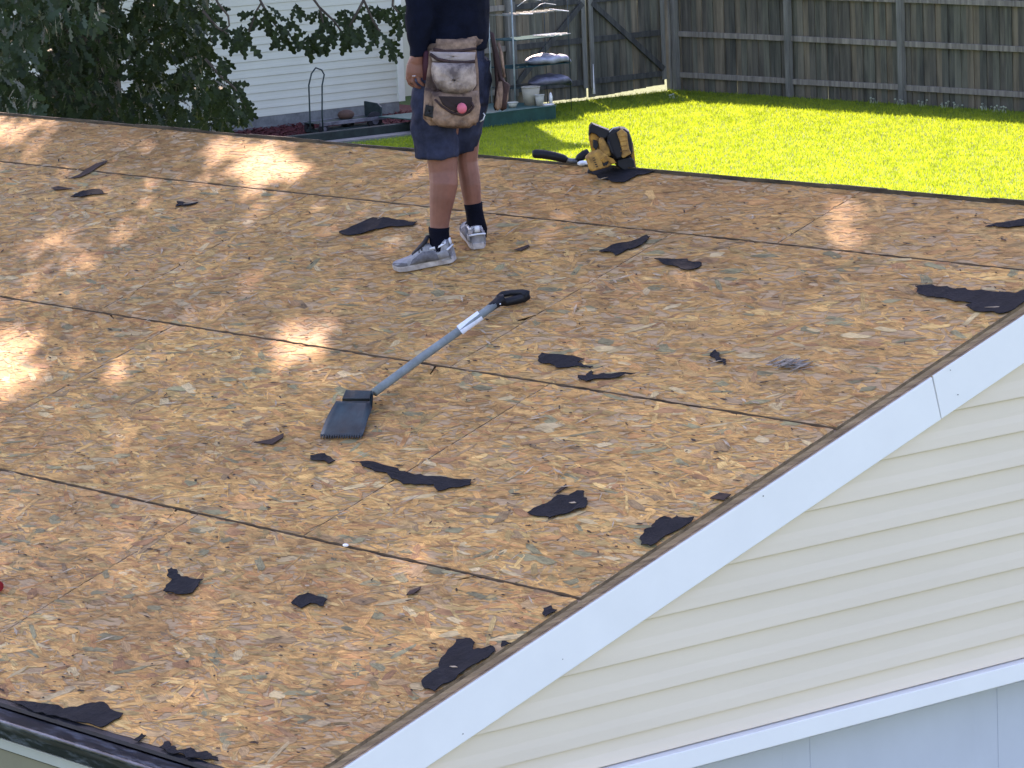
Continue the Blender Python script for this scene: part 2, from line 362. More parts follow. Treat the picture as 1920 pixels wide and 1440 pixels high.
# eave : drip edge, gutter, fascia and wall
E = R(0,-1.231,0); ey, ez = E.y, E.z
b = MB(); b.prism([(UL,ey+.09,ez+.0285),(UL,ey-.012,ez-.006),(UL,ey-.014,ez-.018),(UL,ey-.009,ez-.018),(UL,ey-.007,ez-.012),(UL,ey+.09,ez+.019)], (-UL+.0,0,0)); b.build('drip_edge', M_darkmetal, garage)
def gutter_mat():
    m = bpy.data.materials.new('gutter'); m.use_nodes = True; t = m.node_tree; L = t.links.new; b = t.nodes['Principled BSDF']
    tc = N(t,'ShaderNodeTexCoord'); mp = N(t,'ShaderNodeMapping'); mp.inputs['Scale'].default_value=(3.5,14,14); L(tc.outputs['Object'], mp.inputs[0])
    n = N(t,'ShaderNodeTexNoise'); n.inputs['Scale'].default_value=2.2; n.inputs['Detail'].default_value=8; n.inputs['Roughness'].default_value=.7; L(mp.outputs[0], n.inputs[0])
    cr = N(t,'ShaderNodeValToRGB'); e = cr.color_ramp.elements; e[0].position=.50; e[0].color=(.007,.010,.016,1); e[1].position=.80; e[1].color=(.20,.23,.27,1); L(n.outputs[0], cr.inputs[0]); L(cr.outputs[0], b.inputs['Base Color'])  # pale blotches paint cloudy reflections and dirt into the dark metal
    b.inputs['Roughness'].default_value=.3; return m
M_gut = gutter_mat()
gp = [(-.018,-.022),(-.100,-.022),(-.107,-.027),(-.107,-.036),(-.099,-.046),(-.082,-.066),(-.076,-.098),(-.018,-.098)]
b = MB(); b.prism([(UL,ey+a,ez+c-.0) for a,c in gp], (-UL-.02,0,0)); b.build('gutter', M_gut, garage, bevel=.003)
b = MB(); b.abox(UL,-.02,ey-.010,ey+.03,ez-.18,ez-.03); b.build('fascia_gap_shade', M_nblack, garage)  # coloured black to stand for the shadow gap below the gutter
M_pale = mat('pale_frieze', (.42,.44,.38), .6, var=.05, scale=4)
b = MB(); b.abox(UL,-.02,ey-.035,ey+.12,ez-.158,ez-.121); b.build('frieze_board', M_pale, garage, bevel=.003)
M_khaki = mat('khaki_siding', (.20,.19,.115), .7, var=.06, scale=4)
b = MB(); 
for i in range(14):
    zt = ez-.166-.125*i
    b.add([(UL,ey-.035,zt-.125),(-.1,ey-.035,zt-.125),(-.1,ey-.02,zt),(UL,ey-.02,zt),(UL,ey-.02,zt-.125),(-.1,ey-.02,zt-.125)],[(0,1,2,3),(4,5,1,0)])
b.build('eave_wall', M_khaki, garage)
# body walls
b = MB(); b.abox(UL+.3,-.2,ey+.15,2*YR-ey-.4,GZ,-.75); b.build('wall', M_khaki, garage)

# =================================================================== FELT SCRAPS
SCR = [
 ([(637,437),(668,424),(700,412),(735,413),(783,419),(776,426),(720,430),(690,438),(645,443)], 'long grey-black felt scrap just left of the worker\'s bare legs'),
 ([(1124,474),(1150,462),(1185,455),(1213,444),(1220,447),(1205,462),(1178,470),(1155,482)], 'wavy black felt scrap on the deck below the yellow nail gun'),
 ([(1228,489),(1240,488),(1290,490),(1317,496),(1312,504),(1290,509),(1250,500)], 'leaf-shaped black felt scrap between the ridge seam and the rake'),
 ([(1848,428),(1870,421),(1935,414),(1935,425),(1880,429)], 'thin black felt strip near the ridge at the right edge of the photo'),
 ([(1717,540),(1755,540),(1790,546),(1811,543),(1850,549),(1905,553),(1922,546),(1938,556),(1920,571),(1882,590),(1860,587),(1822,583),(1811,576),(1824,571),(1769,562),(1733,556)], 'largest black felt piece running out to the rake edge at upper right'),
 ([(1010,673),(1017,665),(1043,668),(1097,677),(1083,683),(1113,690),(1107,693),(1077,689),(1066,692),(1043,693),(1023,685)], 'black felt scrap with a thin tail right of the shovel shaft'),
 ([(1085,707),(1100,708),(1110,697),(1112,706),(1133,703),(1163,702),(1193,704),(1153,712),(1100,718)], 'narrow fork-ended felt sliver above the middle course joint'),
 ([(1333,667),(1342,660),(1350,665),(1348,673),(1362,677),(1360,688),(1343,680),(1333,672)], 'small S-shaped felt scrap left of the splintered knot'),
 ([(990,965),(1017,950),(1047,932),(1067,933),(1083,923),(1097,925),(1095,933),(1103,943),(1097,957),(1060,968),(1032,975)], 'broad black felt scrap right of centre in the lower deck'),
 ([(1202,1010),(1210,997),(1223,993),(1230,980),(1247,972),(1260,977),(1270,970),(1303,974),(1262,1002),(1220,1029),(1203,1025)], 'rounded black felt scrap touching the rake edge halfway down'),
 ([(857,1202),(874,1200),(892,1209),(889,1222),(922,1215),(930,1224),(922,1230),(888,1252),(855,1277),(816,1300),(791,1281),(825,1256),(836,1230)], 'large ragged triangular felt piece against the lower rake edge'),
 ([(1018,1155),(1020,1144),(1035,1139),(1046,1147),(1024,1161)], 'thumb-sized felt scrap at the rake under the lowest course joint'),
 ([(943,1206),(960,1209),(941,1217)], 'tiny felt chip beside the tip of the large triangular piece'),
 ([(547,1134),(562,1121),(579,1116),(615,1127),(609,1140),(583,1134),(566,1144)], 'small arrow-shaped felt scrap in the lower middle of the deck'),
 ([(315,1073),(323,1068),(333,1080),(353,1085),(383,1090),(373,1097),(362,1115),(330,1118),(307,1110),(325,1090)], 'star-shaped felt scrap with a raised tab at lower left'),
 ([(583,857),(610,853),(630,867),(617,872),(593,867)], 'small felt scrap just under the shovel blade'),
 ([(658,867),(690,868),(730,878),(760,887),(790,892),(820,897),(885,903),(882,912),(850,917),(822,924),(815,912),(780,912),(745,903),(715,888),(680,877)], 'long broken streak of felt below the shovel'),
 ([(15,1315),(67,1320),(120,1332),(175,1321),(197,1321),(232,1341),(222,1352),(190,1367),(140,1357),(90,1345),(50,1330)], 'wide black felt remnant lying along the gutter at bottom left'),
 ([(300,1405),(310,1394),(320,1395),(332,1405),(335,1411),(360,1407),(372,1415),(390,1412),(400,1422),(412,1431),(375,1425),(340,1417)], 'saw-toothed felt remnant along the bottom of the eave'),
 ([(252,1391),(267,1380),(276,1384),(260,1394)], 'little felt square at the eave left of the saw-toothed one'),
 ([(133,372),(157,360),(193,360),(203,365),(150,373)], 'grey felt scrap near the far left ridge'),
 ([(330,390),(333,380),(373,382),(353,388)], 'wedge-shaped felt scrap below the ridge seam at left'),
 ([(1098,327),(1122,321),(1170,319),(1236,323),(1212,329),(1196,331),(1172,345),(1130,339)], 'blue-black felt flap under the yellow nail gun'),
]
cells = []
for i, (pp, lab) in enumerate(SCR):
    poly = jag([ruv(*q) for q in pp], .015, 2)
    cu = sum(p[0] for p in poly)/len(poly); cv = sum(p[1] for p in poly)/len(poly)
    bm = bmesh.new(); vs = [bm.verts.new(R(min(p[0], .012), p[1], .0082)) for p in poly]
    f = bm.faces.new(vs)
    bmesh.ops.triangulate(bm, faces=[f]); bmesh.ops.subdivide_edges(bm, edges=bm.edges[:], cuts=1)
    for v in bm.verts:
        v.co += RN*(.004*max(0, noise.noise(v.co*8)) + .0025*max(0,noise.noise(v.co*26)) + (.004*max(0,noise.noise(v.co*17+Vector((9,2,5)))) if v.is_boundary else 0))
    bd = [e for e in bm.edges if e.is_boundary]; low = {}
    for e in bd:
        for v in e.verts:
            if v not in low: low[v] = bm.verts.new(v.co-RN*.0026)
    for e in bd:
        try: bm.faces.new((e.verts[0], e.verts[1], low[e.verts[1]], low[e.verts[0]]))
        except ValueError: pass
    bmesh.ops.recalc_face_normals(bm, faces=bm.faces[:])
    me = bpy.data.meshes.new('felt_scrap'); bm.to_mesh(me); bm.free()
    o = link('felt_scrap', me, M_felt); tag(o, lab, 'roofing felt', 'torn felt scraps left on the roof deck')
# brown splinter pieces / cracks
M_brownchip = mat('brown_splinter', (.055,.03,.02), .9, var=.4, scale=20)
for pp, lab in [([(477,833),(510,827),(533,816),(532,824),(510,837)], 'brown bark sliver left of the shovel blade'),
                ([(763,1120),(769,1112),(791,1104),(789,1109),(776,1117)], 'dark wood sliver below the bright lower sun fleck'),
                ([(97,355),(110,352),(137,357),(103,359)], 'reddish wood sliver beside the far left felt scrap'),
                ([(1040,941-12),(1063,925-14),(1065,930-14),(1047,938-10)], 'short brown splinter above the broad felt scrap'),
                ([(965,472),(992,462),(994,465),(978,474)], 'brown splinter on the deck right of the worker\'s heel'),
                ([(1332+0,938),(1350,928),(1372,931),(1358,942)], 'dark split chip at the rake above the rounded felt')]:
    poly = [ruv(*q) for q in pp]; b = MB(); b.prism([R(p[0],p[1],.0065) for p in poly], RN*.003)
    tag(b.build('wood_sliver', M_brownchip), lab, 'wood splinter', 'loose splinters on the deck')
b = MB(); b.prism([R(*ruv(*q), .0066) for q in [(128,338),(150,329),(163,319),(181,309),(203,303),(200,307),(184,316),(170,326),(150,335)]], RN*.001); b.build('split_seam', M_brownchip, garage)
# splintered knot
M_grey = mat('splinter_grey', (.27,.235,.20), .8, var=.3, scale=30)
b = MB()
for k in range(46):
    c = ruv(1482+random.gauss(0,15), 687+random.gauss(0,4.5)); a = random.gauss(.25,.35); L = random.uniform(.012,.045); w = random.uniform(.002,.006)
    d = R(math.cos(a),math.sin(a),random.uniform(0,.35)); s = RN.cross(d).normalized(); p = R(c[0],c[1],.008+random.random()*.006)
    b.prism([p-d*L-s*w*.3, p+s*w, p+d*L, p-s*w], RN*.0015)
tag(b.build('splintered_knot', M_grey, garage), 'pale splintered burst in the panel')
# red thing at the far left edge
M_red = mat('red_plastic', (.30,.012,.016), .45)
c = ruv(-5,1110); b = MB(); b.tube([R(c[0]-.16,c[1]+.02,.03),R(c[0]-.02,c[1],.03),R(c[0]+.035,c[1]-.003,.03)],[.024,.024,.020],seg=14); kn = b.build('grip', M_red, None, bevel=.002)
kn.name = 'hand_tool_grip'; tag(kn, 'red plastic tool handle poking in at the left edge of the photo', 'tool')
# loose pale splinters on the deck
M_cream = mat('cream_splinter', (.42,.32,.21), .8, var=.25, scale=30)
b = MB()
for k in range(420):
    u = random.uniform(-7.5,-.05); v = random.uniform(-1.15,2.85); a = random.gauss(.3,.6); L = random.uniform(.01,.045); w = random.uniform(.0015,.006)
    d = R(math.cos(a),math.sin(a),random.uniform(-.05,.14)); s = RN.cross(d).normalized(); p = R(u,v,.008+random.random()*.004)
    b.prism([p-d*L-s*w*.4, p+s*w+d*L*.1, p+d*L, p-s*w], RN*.0015)
tag(b.build('loose_splinters', M_cream), kind='stuff')
for pp, lab in [((650,1028),'white nail cap sitting on the lowest course joint'),((89,565),'pale wood chip on the middle joint at far left'),((520,354),'pale wood chip on the ridge seam under the biggest sun patch')]:
    c = ruv(*pp); b = MB(); b.ball(R(c[0],c[1],.012), .014,.009,.006, seg=8, rg=5); tag(b.build('chip', M_white if '1028' in str(pp) else M_cream, None, True), lab, 'debris')

# =================================================================== SHOVEL
sh = empty('roofing_shovel', R(*ruv(700,735)), 'toothed tear-off shovel with grey shaft and black D-handle lying on the deck', 'shovel')
M_blade = mat('blade_steel', (.017,.036,.042), .5, metal=.2, var=.45, scale=9, bump=.15, dark=(.008,.011,.014), spec=.3)
M_shaft = mat('shaft_fibreglass', (.20,.235,.22), .6, var=.2, scale=12, spec=.25)
def rp(x, y, w):  # world point over roof pixel at height w above the deck
    return on_plane(x, y, R(0,0,w), RN)
# blade: curved plate, back end lifted
tl, tr, br, bl = (630,752), (693,752), (679,817), (600,817)
b = MB(); n = 12; gv = []
for i in range(n+1):
    t = i/n; w = .012 + .050*(1-t)**1.6
    for j in range(9):
        s = j/8
        a = (tl[0]*(1-s)+tr[0]*s, tl[1]*(1-s)+tr[1]*s); c = (bl[0]*(1-s)+br[0]*s, bl[1]*(1-s)+br[1]*s)
        bow = -3*math.sin(math.pi*t) if s < .5 else 3*math.sin(math.pi*t)*(s-.5)*2
        q = (a[0]*(1-t)+c[0]*t+bow*(abs(s-.5)*2), a[1]*(1-t)+c[1]*t)
        gv.append(rp(q[0], q[1], w + .006*(1-t)*(2*s-1)**2))
fs = [(i*9+j, (i+1)*9+j, (i+1)*9+j+1, i*9+j+1) for i in range(n) for j in range(8)]
b.add(gv, fs); bl_o = b.build('blade', M_blade, sh, True)
bl_o.modifiers.new('s','SOLIDIFY').thickness = .003
# step plate (folded top)
b = MB(); b.prism([rp(649,733,.062),rp(697,734,.062),rp(693,749,.058),rp(642,749,.058)], RN*.004)
b.prism([rp(642,749,.058),rp(693,749,.058),rp(693,755,.040),rp(642,755,.040)], RN*.003)
b.prism([rp(649,733,.062),rp(697,734,.062),rp(697,741,.02),rp(649,741,.02)], -fwd*.003)
b.build('foot_step', M_blade, sh, bevel=.002)
b = MB(); b.prism([rp(692,735,.066),rp(700,736,.066),rp(698,765,.02),rp(690,785,.008),rp(688,762,.03)], fwd*.004); b.build('side_flange', M_blade, sh)
for k in range(17):
    s = (k+.5)/17; x0 = 600+79*s; b = MB()
    b.prism([rp(x0-1.6,815.0,.012),rp(x0+1.6,815.0,.012),rp(x0+.5,822.5,.008),rp(x0-1.0,822.5,.008)], RN*.003); b.build('tooth', M_blade, sh)
b = MB(); sp = [(702,736,.055),(716,725,.058),(740,707.5,.058),(790,670.5,.055),(850,628,.05),(900,591.5,.045),(926,572.5,.045)]
b.tube([rp(*q) for q in sp], [.0160,.0165,.0165,.0165,.0162,.016,.016], seg=18); b.build('shaft', M_shaft, sh, True)
M_label = mat('paper_label', (.72,.76,.76), .6, var=.08, scale=30)
b = MB(); seg = 12; pa, pb = rp(862,619.3,.0495), rp(901,591,.045); ax = (pb-pa).normalized(); sd_ = ax.cross(fwd).normalized(); 
vs = []; 
for i in range(9):
    c = pa.lerp(pb, i/8)
    for k in range(seg+1):
        a = math.pi*(-.15+1.1*k/seg) + (0 if k not in (seg,) else random.uniform(-.35,.25)); vs.append(c + (-fwd*math.sin(a)*-1*-1 + sd_*math.cos(a))*.0205)
fs = [(i*(seg+1)+k, (i+1)*(seg+1)+k, (i+1)*(seg+1)+k+1, i*(seg+1)+k+1) for i in range(8) for k in range(seg)]
b.add(vs, fs); b.build('torn_label', M_label, sh, True)
b = MB(); b.tube([rp(918,578,.045),rp(926,572,.045),rp(936,564,.044),rp(946,561,.043)],[.0165,.018,.020,.021],seg=16)
loop = [(938,565,.040),(935,558,.045),(942,552,.048),(960,549,.048),(980,548,.046),(988,551,.040),(988,555,.030),(982,558,.026),(968,562,.024),(950,566,.028),(938,567,.036)]
b.tube([rp(*q) for q in loop],[.013,.014,.013,.012,.013,.017,.018,.019,.018,.017,.015],seg=12,cap=False); b.build('d_handle', M_nblack, sh, True)
b = MB(); c = rp(938,570,.063); b.ball(c, .003,.003,.003, seg=8, rg=6); b.build('rivet', M_label, sh)
# small bit of detail: shaft end seated on deck (blade edge) ------------------------------------------------

# =================================================================== NEIGHBOUR HOUSE
house = empty('neighbour_house', (-42,28,GZ), 'pale lap-sided house wall behind the oak and the flatbed cart', 'house')
M_ns = mat('pale_siding', (.50,.51,.41), .6, var=.03, scale=2)
M_fdn = mat('foundation', (.16,.17,.16), .9, var=.2, scale=6, bump=.4)
HX = -40.62; HZ = GZ+.20; yA, yB = 14.0, 30.47
prev = HZ
nrow = 0
while prev < GZ+3.2:
    t_ = prev+.128
    siding_row(prev, t_, HX-.02, lambda z: (yA, yB), M_ns, house, bulge=.012); prev = t_; nrow += 1
b = MB(); b.abox(-46,HX-.03,yA,yB+.03,GZ,GZ+3.3); b.build('wall', M_ns, house)
b = MB(); b.abox(-46,HX-.012,yA,yB+.02,GZ-.1,HZ); b.build('foundation', M_fdn, house)
b = MB(); b.abox(HX-.12,HX+.02,yB,yB+.13,HZ,GZ+3.3); b.build('corner_board', mat('corner_vinyl', (.66,.68,.58), .6, var=.03), house, bevel=.004)
b = MB(); c = onx(768,70,HX+.02); b.tube([c, c+Vector((.03,0,0))], [.035,.03], seg=16); b.tube([c+Vector((.02,0,0)), c+Vector((.05,0,0))],[.012,.012]); b.build('wall_tap', mat('tap_metal',(.25,.25,.22),.5,metal=.6), house)
M_roofs = mat('far_shingles', (.07,.068,.065), .9, var=.3, scale=6, bump=.4)
b = MB(); b.prism([(-41.2-1.8,yA-.4,GZ+5.6),(-40.1,yA-.4,GZ+3.15),(-40.1,yA-.4,GZ+3.3),(-43,yA-.4,GZ+5.7)], (0,yB-yA+.9,0)); b.build('porch_roof', M_roofs, house)
TY = 33.95; TH = 8.3
b = MB(); b.abox(-54,-43.1,16,TY,GZ,GZ+TH); b.build('upper_storey_wall', M_ns, house)
b = MB(); b.prism([(-54.4,15.6,GZ+TH),(-42.75,15.6,GZ+TH),(-48.5,15.6,GZ+TH+.9)], (0,TY+.35-15.6,0)); b.build('roof', M_roofs, house)

# mulch bed, edging
M_mulch = mat('red_mulch', (.10,.018,.017), .95, var=.5, scale=18, bump=1.0, bscale=40, dark=(.035,.006,.008))
bed = mesh('mulch_bed', [(-43.05,18,GZ+.004),(-38.10,18,GZ+.004),(-38.10,31.5,GZ+.004),(-43.05,31.5,GZ+.004)], [(0,1,2,3)], M_mulch); tag(bed, kind='structure')
n = 9000; b = MB(); 
vs = []; fs = []
for i in range(n):
    x = random.uniform(HX+.03,-38.15); y = random.uniform(23,31.4); a = random.uniform(0,6.28); t = random.uniform(-.5,.5); L = random.uniform(.02,.05); w = .009
    d = Vector((math.cos(a),math.sin(a),t))*L; s = Vector((-math.sin(a),math.cos(a),.3))*w; p = Vector((x,y,GZ+.02+random.random()*.02)); k = len(vs)
    vs += [p-d-s,p+d-s,p+d+s,p-d+s]; fs.append((k,k+1,k+2,k+3))
mo = mesh('mulch_chips', vs, fs, M_mulch); tag(mo, kind='stuff')
M_edge = mat('dark_edging', (.012,.022,.018), .7, var=.3)
b = MB(); b.abox(-38.10,-37.95,18,30.4,GZ,GZ+.15); tag(b.build('garden_edging', M_edge, None, bevel=.01), 'low black garden edging along the red mulch bed', 'edging')
M_conc = mat('concrete_strip', (.20,.19,.17), .9, var=.2, scale=5, bump=.3)
b = MB(); b.abox(-37.93,-37.62,18,29.3,GZ,GZ+.025); ok = b.build('concrete_strip', M_conc); tag(ok, kind='structure')

# =================================================================== FLATBED CART
cart = empty('flatbed_cart', onz(640,262,GZ), 'dark flatbed hand truck with tall hoop handle parked on red mulch', 'hand truck')
M_cart = mat('cart_steel', (.025,.045,.045), .5, metal=.3, var=.3)
M_cartgrey = mat('cart_worn_steel', (.16,.16,.18), .5, metal=.4, var=.3)
M_tyre = mat('tyre_rubber', (.012,.012,.014), .85)
CX = -38.9
def cp(x, y, dx=0): return onx(x, y, CX+dx)
b = MB(); b.tube([cp(582,262,.3),cp(581,215,.3),cp(579,160,.3),cp(584,138,.3),cp(592,127,.3),cp(603,131,.3),cp(608,140,.3),cp(604,160,.3),cp(604,215,.3),cp(606,250,.3)], .013, seg=10); b.build('hoop_handle', M_cart, cart, True)
b = MB(); zt = cp(600,232).z
yl, yr = cp(584,228).y, cp(708,212).y
zt = cp(650,222).z
for k, x in enumerate((CX-.22, CX+.22)): b.abox(x-.02,x+.02,yl,yr,zt-.055,zt)
b.build('side_rail', M_cartgrey, cart, bevel=.004)
b = MB(); b.abox(CX-.2,CX+.2,yl,yr,zt-.025,zt-.012); b.abox(CX-.19,CX+.19,yl+.02,yr-.02,zt-.16,zt-.12); b.build('deck', M_cart, cart)
b = MB(); b.prism([(CX-.22,yr-.1,zt-.02),(CX+.22,yr-.1,zt-.02),(CX+.22,yr-.1,zt+.14),(CX+.12,yr-.1,zt+.2),(CX-.22,yr-.1,zt+.22)], (0,.03,0)); b.build('nose_plate', M_cart, cart, bevel=.01)
b = MB(); b.ball((CX-.1,(yl+yr)/2+.1,zt+.05), .11,.15,.08); tag(b.build('burlap_bundle', mat('brown_bundle', (.09,.05,.035), .9, bump=.4), None, True), 'brown rounded bundle lying on the flatbed cart', 'bundle')
for (dx, y, r) in ((-.2, yr-.45, .12),(.2, yr-.22, .14),(-.2,yl+.1,.09),(.2,yl+.08,.09)):
    c = Vector((CX+dx, y, GZ+r+.02)); w = MB(); w.tube([c-Vector((.03,0,0)),c-Vector((.02,0,0)),c+Vector((.02,0,0)),c+Vector((.03,0,0))],[r*.92,r,r,r*.92],seg=20); wo = w.build('wheel', M_tyre, cart, True)
    w = MB(); w.tube([c-Vector((.033,0,0)),c+Vector((.034,0,0))],[r*.45,r*.45],seg=14); h = mesh('hub', w.v, w.f, M_cartgrey); h.parent = wo; h.location = (0,0,0)
    b = MB(); b.box((c.x,c.y,(c.z+zt)/2),(.012,0,0),(0,.03,0),(0,0,max(.01,(zt-c.z)/2))); b.build('wheel_bracket', M_cart, cart)

# =================================================================== FENCES
def wood_mat(name, c, d):
    return mat(name, c, .9, var=.25, scale=3, bump=.5, bscale=22, stretch=(4,4,.35), dark=d)
WM = [wood_mat('fence_wood_a', (0.157,0.139,0.096), (0.060,0.055,0.040)), wood_mat('fence_wood_b', (0.119,0.108,0.078), (0.042,0.039,0.030)),
      wood_mat('fence_wood_c', (0.193,0.158,0.103), (0.074,0.064,0.042)), wood_mat('fence_wood_d', (0.098,0.096,0.069), (0.033,0.033,0.027)), wood_mat('fence_wood_e', (0.135,0.132,0.093), (0.046,0.045,0.033))]
WP = wood_mat('fence_post_wood', (.19,.185,.15), (.08,.08,.068)); WR = wood_mat('fence_rail_wood', (.25,.225,.175), (.09,.08,.065)); WG = wood_mat('gate_dark_wood', (.075,.075,.062), (.025,.025,.024))
FH = 1.88
def board(parent, p, along, wd, z0, z1, thick_dir):
    z1 += random.uniform(-.015,.015); b = MB(); c = Vector(p)+Vector((0,0,(z0+z1)/2))
    lean = random.gauss(0,.004)
    b.box(c, along*(wd/2), thick_dir*.009, Vector((along.x*lean, along.y*lean, 0))+Vector((0,0,(z1-z0)/2)))
    return b.build('fence_board', random.choice(WM), parent)
fence = empty('wooden_fence', (-35,35.5,GZ), 'tall weathered grey plank fence across the back of the lawn', 'fence')
FY = 35.55; X0, X1 = -39.42, -24.5
x = X0; k = 0; FH2 = 2.2
while x < X1:
    back = k % 2; wd = .168 if back else random.uniform(.132,.138)
    board(fence, (x+.0685+random.uniform(-.002,.002), FY+(.0215 if back else random.uniform(-.002,.001)), 0), Vector((1,0,0)), wd, GZ-.02+random.uniform(-.02,.0), GZ+FH2, Vector((0,1,0)))
    x += .137; k += 1
posts = [-39.35,-36.62+.06,-33.95,-31.17,-28.4,-25.6]
for xp in posts:
    b = MB(); b.abox(xp-.05,xp+.05,FY-.12,FY-.02,GZ,GZ+FH2+.02); b.build('fence_post', WP, fence, bevel=.006)
for i in range(len(posts)-1):
    for zr in (.27,.97,1.67):
        dz = random.uniform(-.012,.012); b = MB(); b.box(((posts[i]+posts[i+1])/2,FY-.035,GZ+zr), ((posts[i+1]-posts[i])/2-.052,0,random.uniform(-.008,.008)),(0,.02,0),(0,0,.045)); b.build('fence_rail', WR, fence, bevel=.004)
# side fence with double gate on X=-39.5
GX = -39.52
side = empty('side_fence', (GX,31,GZ), 'short run of weathered plank fence behind the shelving rack, beside the gate', 'fence')
y = 30.55; k = 0
while y < 31.86:
    board(side, (GX,y+.07,0), Vector((0,1,0)), .137, GZ+.03, GZ+FH, Vector((1,0,0))); y += .145
for yy in (30.6, 31.93): b = MB(); b.abox(GX+.01,GX+.11,yy-.05,yy+.05,GZ,GZ+FH+.03); b.build('fence_post', WP, side, bevel=.006)
for zr in (.30,1.0,1.67): b = MB(); b.abox(GX+.012,GX+.05,30.55,31.87,GZ+zr-.045,GZ+zr+.045); b.build('fence_rail', WR, side)
def gate(y0, y1, flip, z0, z1, lab):
    g = empty('fence_gate', (GX,y0,GZ), lab, 'gate', 'the two leaves of the wooden double gate'); y = y0
    while y < y1-.03:
        wd = min(.137, y1-y); board(g, (GX-.01,y+wd/2,0), Vector((0,1,0)), wd, (z0*(y1-y)+z1*(y-y0))/(y1-y0)+random.uniform(-.006,.006), GZ+FH-.02, Vector((1,0,0))); y += wd+.006
    for zr in (.30,1.0,1.66): b = MB(); b.abox(GX+.002,GX+.04,y0+.02,y1-.02,GZ+zr-.045,GZ+zr+.045); b.build('gate_rail', WG, g)
    a, c = Vector((GX+.055,y0+.08,GZ+1.62)), Vector((GX+.055,y1-.06,GZ+.38))
    if flip: a, c = Vector((GX+.055,y0+.06,GZ+.40)), Vector((GX+.055,y1-.06,GZ+1.62))
    d = (c-a); nrm = Vector((0,-d.z,d.y)).normalized(); b = MB(); b.box((a+c)/2, d/2, (.014,0,0), nrm*.045); b.build('diagonal_brace', WG, g)
    for yy in (y0+.05,y1-.05): b = MB(); b.abox(GX+.041,GX+.06,yy-.045,yy+.045,GZ+.2,GZ+1.75); b.build('gate_stile', WP, g)
gate(33.66, 35.36, False, GZ+.03, GZ+.115, 'right gate leaf with a diagonal brace falling toward the fence corner')
gate(31.99, 33.60, True, GZ+.045, GZ+.045, 'left gate leaf partly hidden by the shelving rack')
b = MB(); b.abox(GX+.0,GX+.10,35.40,35.50,GZ,GZ+FH+.03); b.build('fence_post', WP, side, bevel=.006)
# neighbour ground beyond is the same lawn

# pale weeds along the fence foot
M_weed = mat('pale_weed', (.42,.46,.34), .7, trans=.4)
def weed(p, h, lab):
    b = MB()
    for k in range(7):
        a = random.uniform(0,6.28); L = h*random.uniform(.5,1); d = Vector((math.cos(a)*.5,math.sin(a)*.5,1)).normalized()*L; s = Vector((-math.sin(a),math.cos(a),0))*.012
        q = Vector(p)+Vector((random.uniform(-.08,.08),random.uniform(-.03,.03),0)); b.add([q-s,q+s,q+d],[(0,1,2)])
        if k < 3: b.ball(q+d, .02,.02,.014, seg=6, rg=4)
    tag(b.build('weed', M_weed), lab, 'weed', 'pale weeds along the fence foot')
for q, lab in [((1672,190),'pale weed left of the fence post'),((1716,194),'widest pale weed right of the fence post'),((1742,198),'low pale weed next to the widest one'),((1780,201),'single pale weed in the middle of the right bay'),((1806,203),'pale weed with upright stem in the right bay'),((1852,207),'pale weed tuft near the right post'),((1868,211),'taller pale weed by the right post'),((1880,212),'last pale weed before the right post'),((1262,186),'pale weed tuft at the fence corner')]:
    p = onz(*q, GZ); p.y = min(p.y, FY-.15); weed(p, .12, lab)
M_paint = mat('white_paint', (.8,.8,.76), .5)
# white sliver standing in for sunlight through the gap between gate leaves
b = MB(); pA = onx(1114,176,GX+.12); pB = onx(1112,120,GX+.1); b.tube([pB, pB.lerp(pA,.6), pA], [.004,.009,.028], seg=8)
tag(b.build('gate_light_sliver', M_paint, None, True), 'slim white tapering sliver painted as sunlight through the gate gap', 'painted light')

# =================================================================== SHELF RACK with stuff
rack = empty('shelving_rack', onz(1000,205,GZ), 'thin-framed greenhouse shelving rack standing in front of the side fence', 'shelving rack')
M_rack = mat('rack_tube', (.28,.33,.30), .5, metal=.3, var=.2)
M_shelf = mat('shelf_glassy', (.020,.060,.060), .9, var=.2, spec=.03)
M_bright = mat('rack_white_wire', (.55,.57,.52), .5)
RX0, RX1 = -38.75, -38.15; 
yl, yr = onx(966,180,RX1).y, onx(1071,195,RX1).y
for x in (RX0, RX1):
    for y in (yl, yr):
        b = MB(); b.tube([(x,y,GZ),(x,y,GZ+1.9)], .014 if y==yl else .007, seg=8); b.build('upright', M_rack if y==yl else M_cart, rack, True)
for zpx, m_ in ((122,M_shelf),(70,M_shelf),(160,M_cart)):
    z_ = onx(1020,zpx,RX1).z; b = MB(); b.abox(RX0,RX1,yl,yr,z_-.012,z_); b.build('shelf', m_, rack)
z_ = onx(1020,24,RX1).z
for k in range(9): 
    y = yl+(yr-yl)*k/8
    b = MB() ; b.tube([(RX0,y,z_),(RX1,y,z_)], .004, seg=6); b.build('shelf_wire', M_bright if k in (2,5) else M_rack, rack, True)
for px_ in ((970,12),(998,20)):
    a = onx(*px_,RX1); b = MB(); b.tube([a, a+Vector((0,.18,.09)), a+Vector((0,.27,.10)), a+Vector((0,.50,.06))], .006, seg=8); b.build('hoop', M_bright, rack, True)
for a_, c_ in (((975,26),(999,26)),((1030,17),(1066,21))):
    a, c = onx(*a_,RX1+.02), onx(*c_,RX1+.02); b = MB(); b.tube([a,c], .009, seg=8); b.build('bright_bar', M_paint, rack, True)
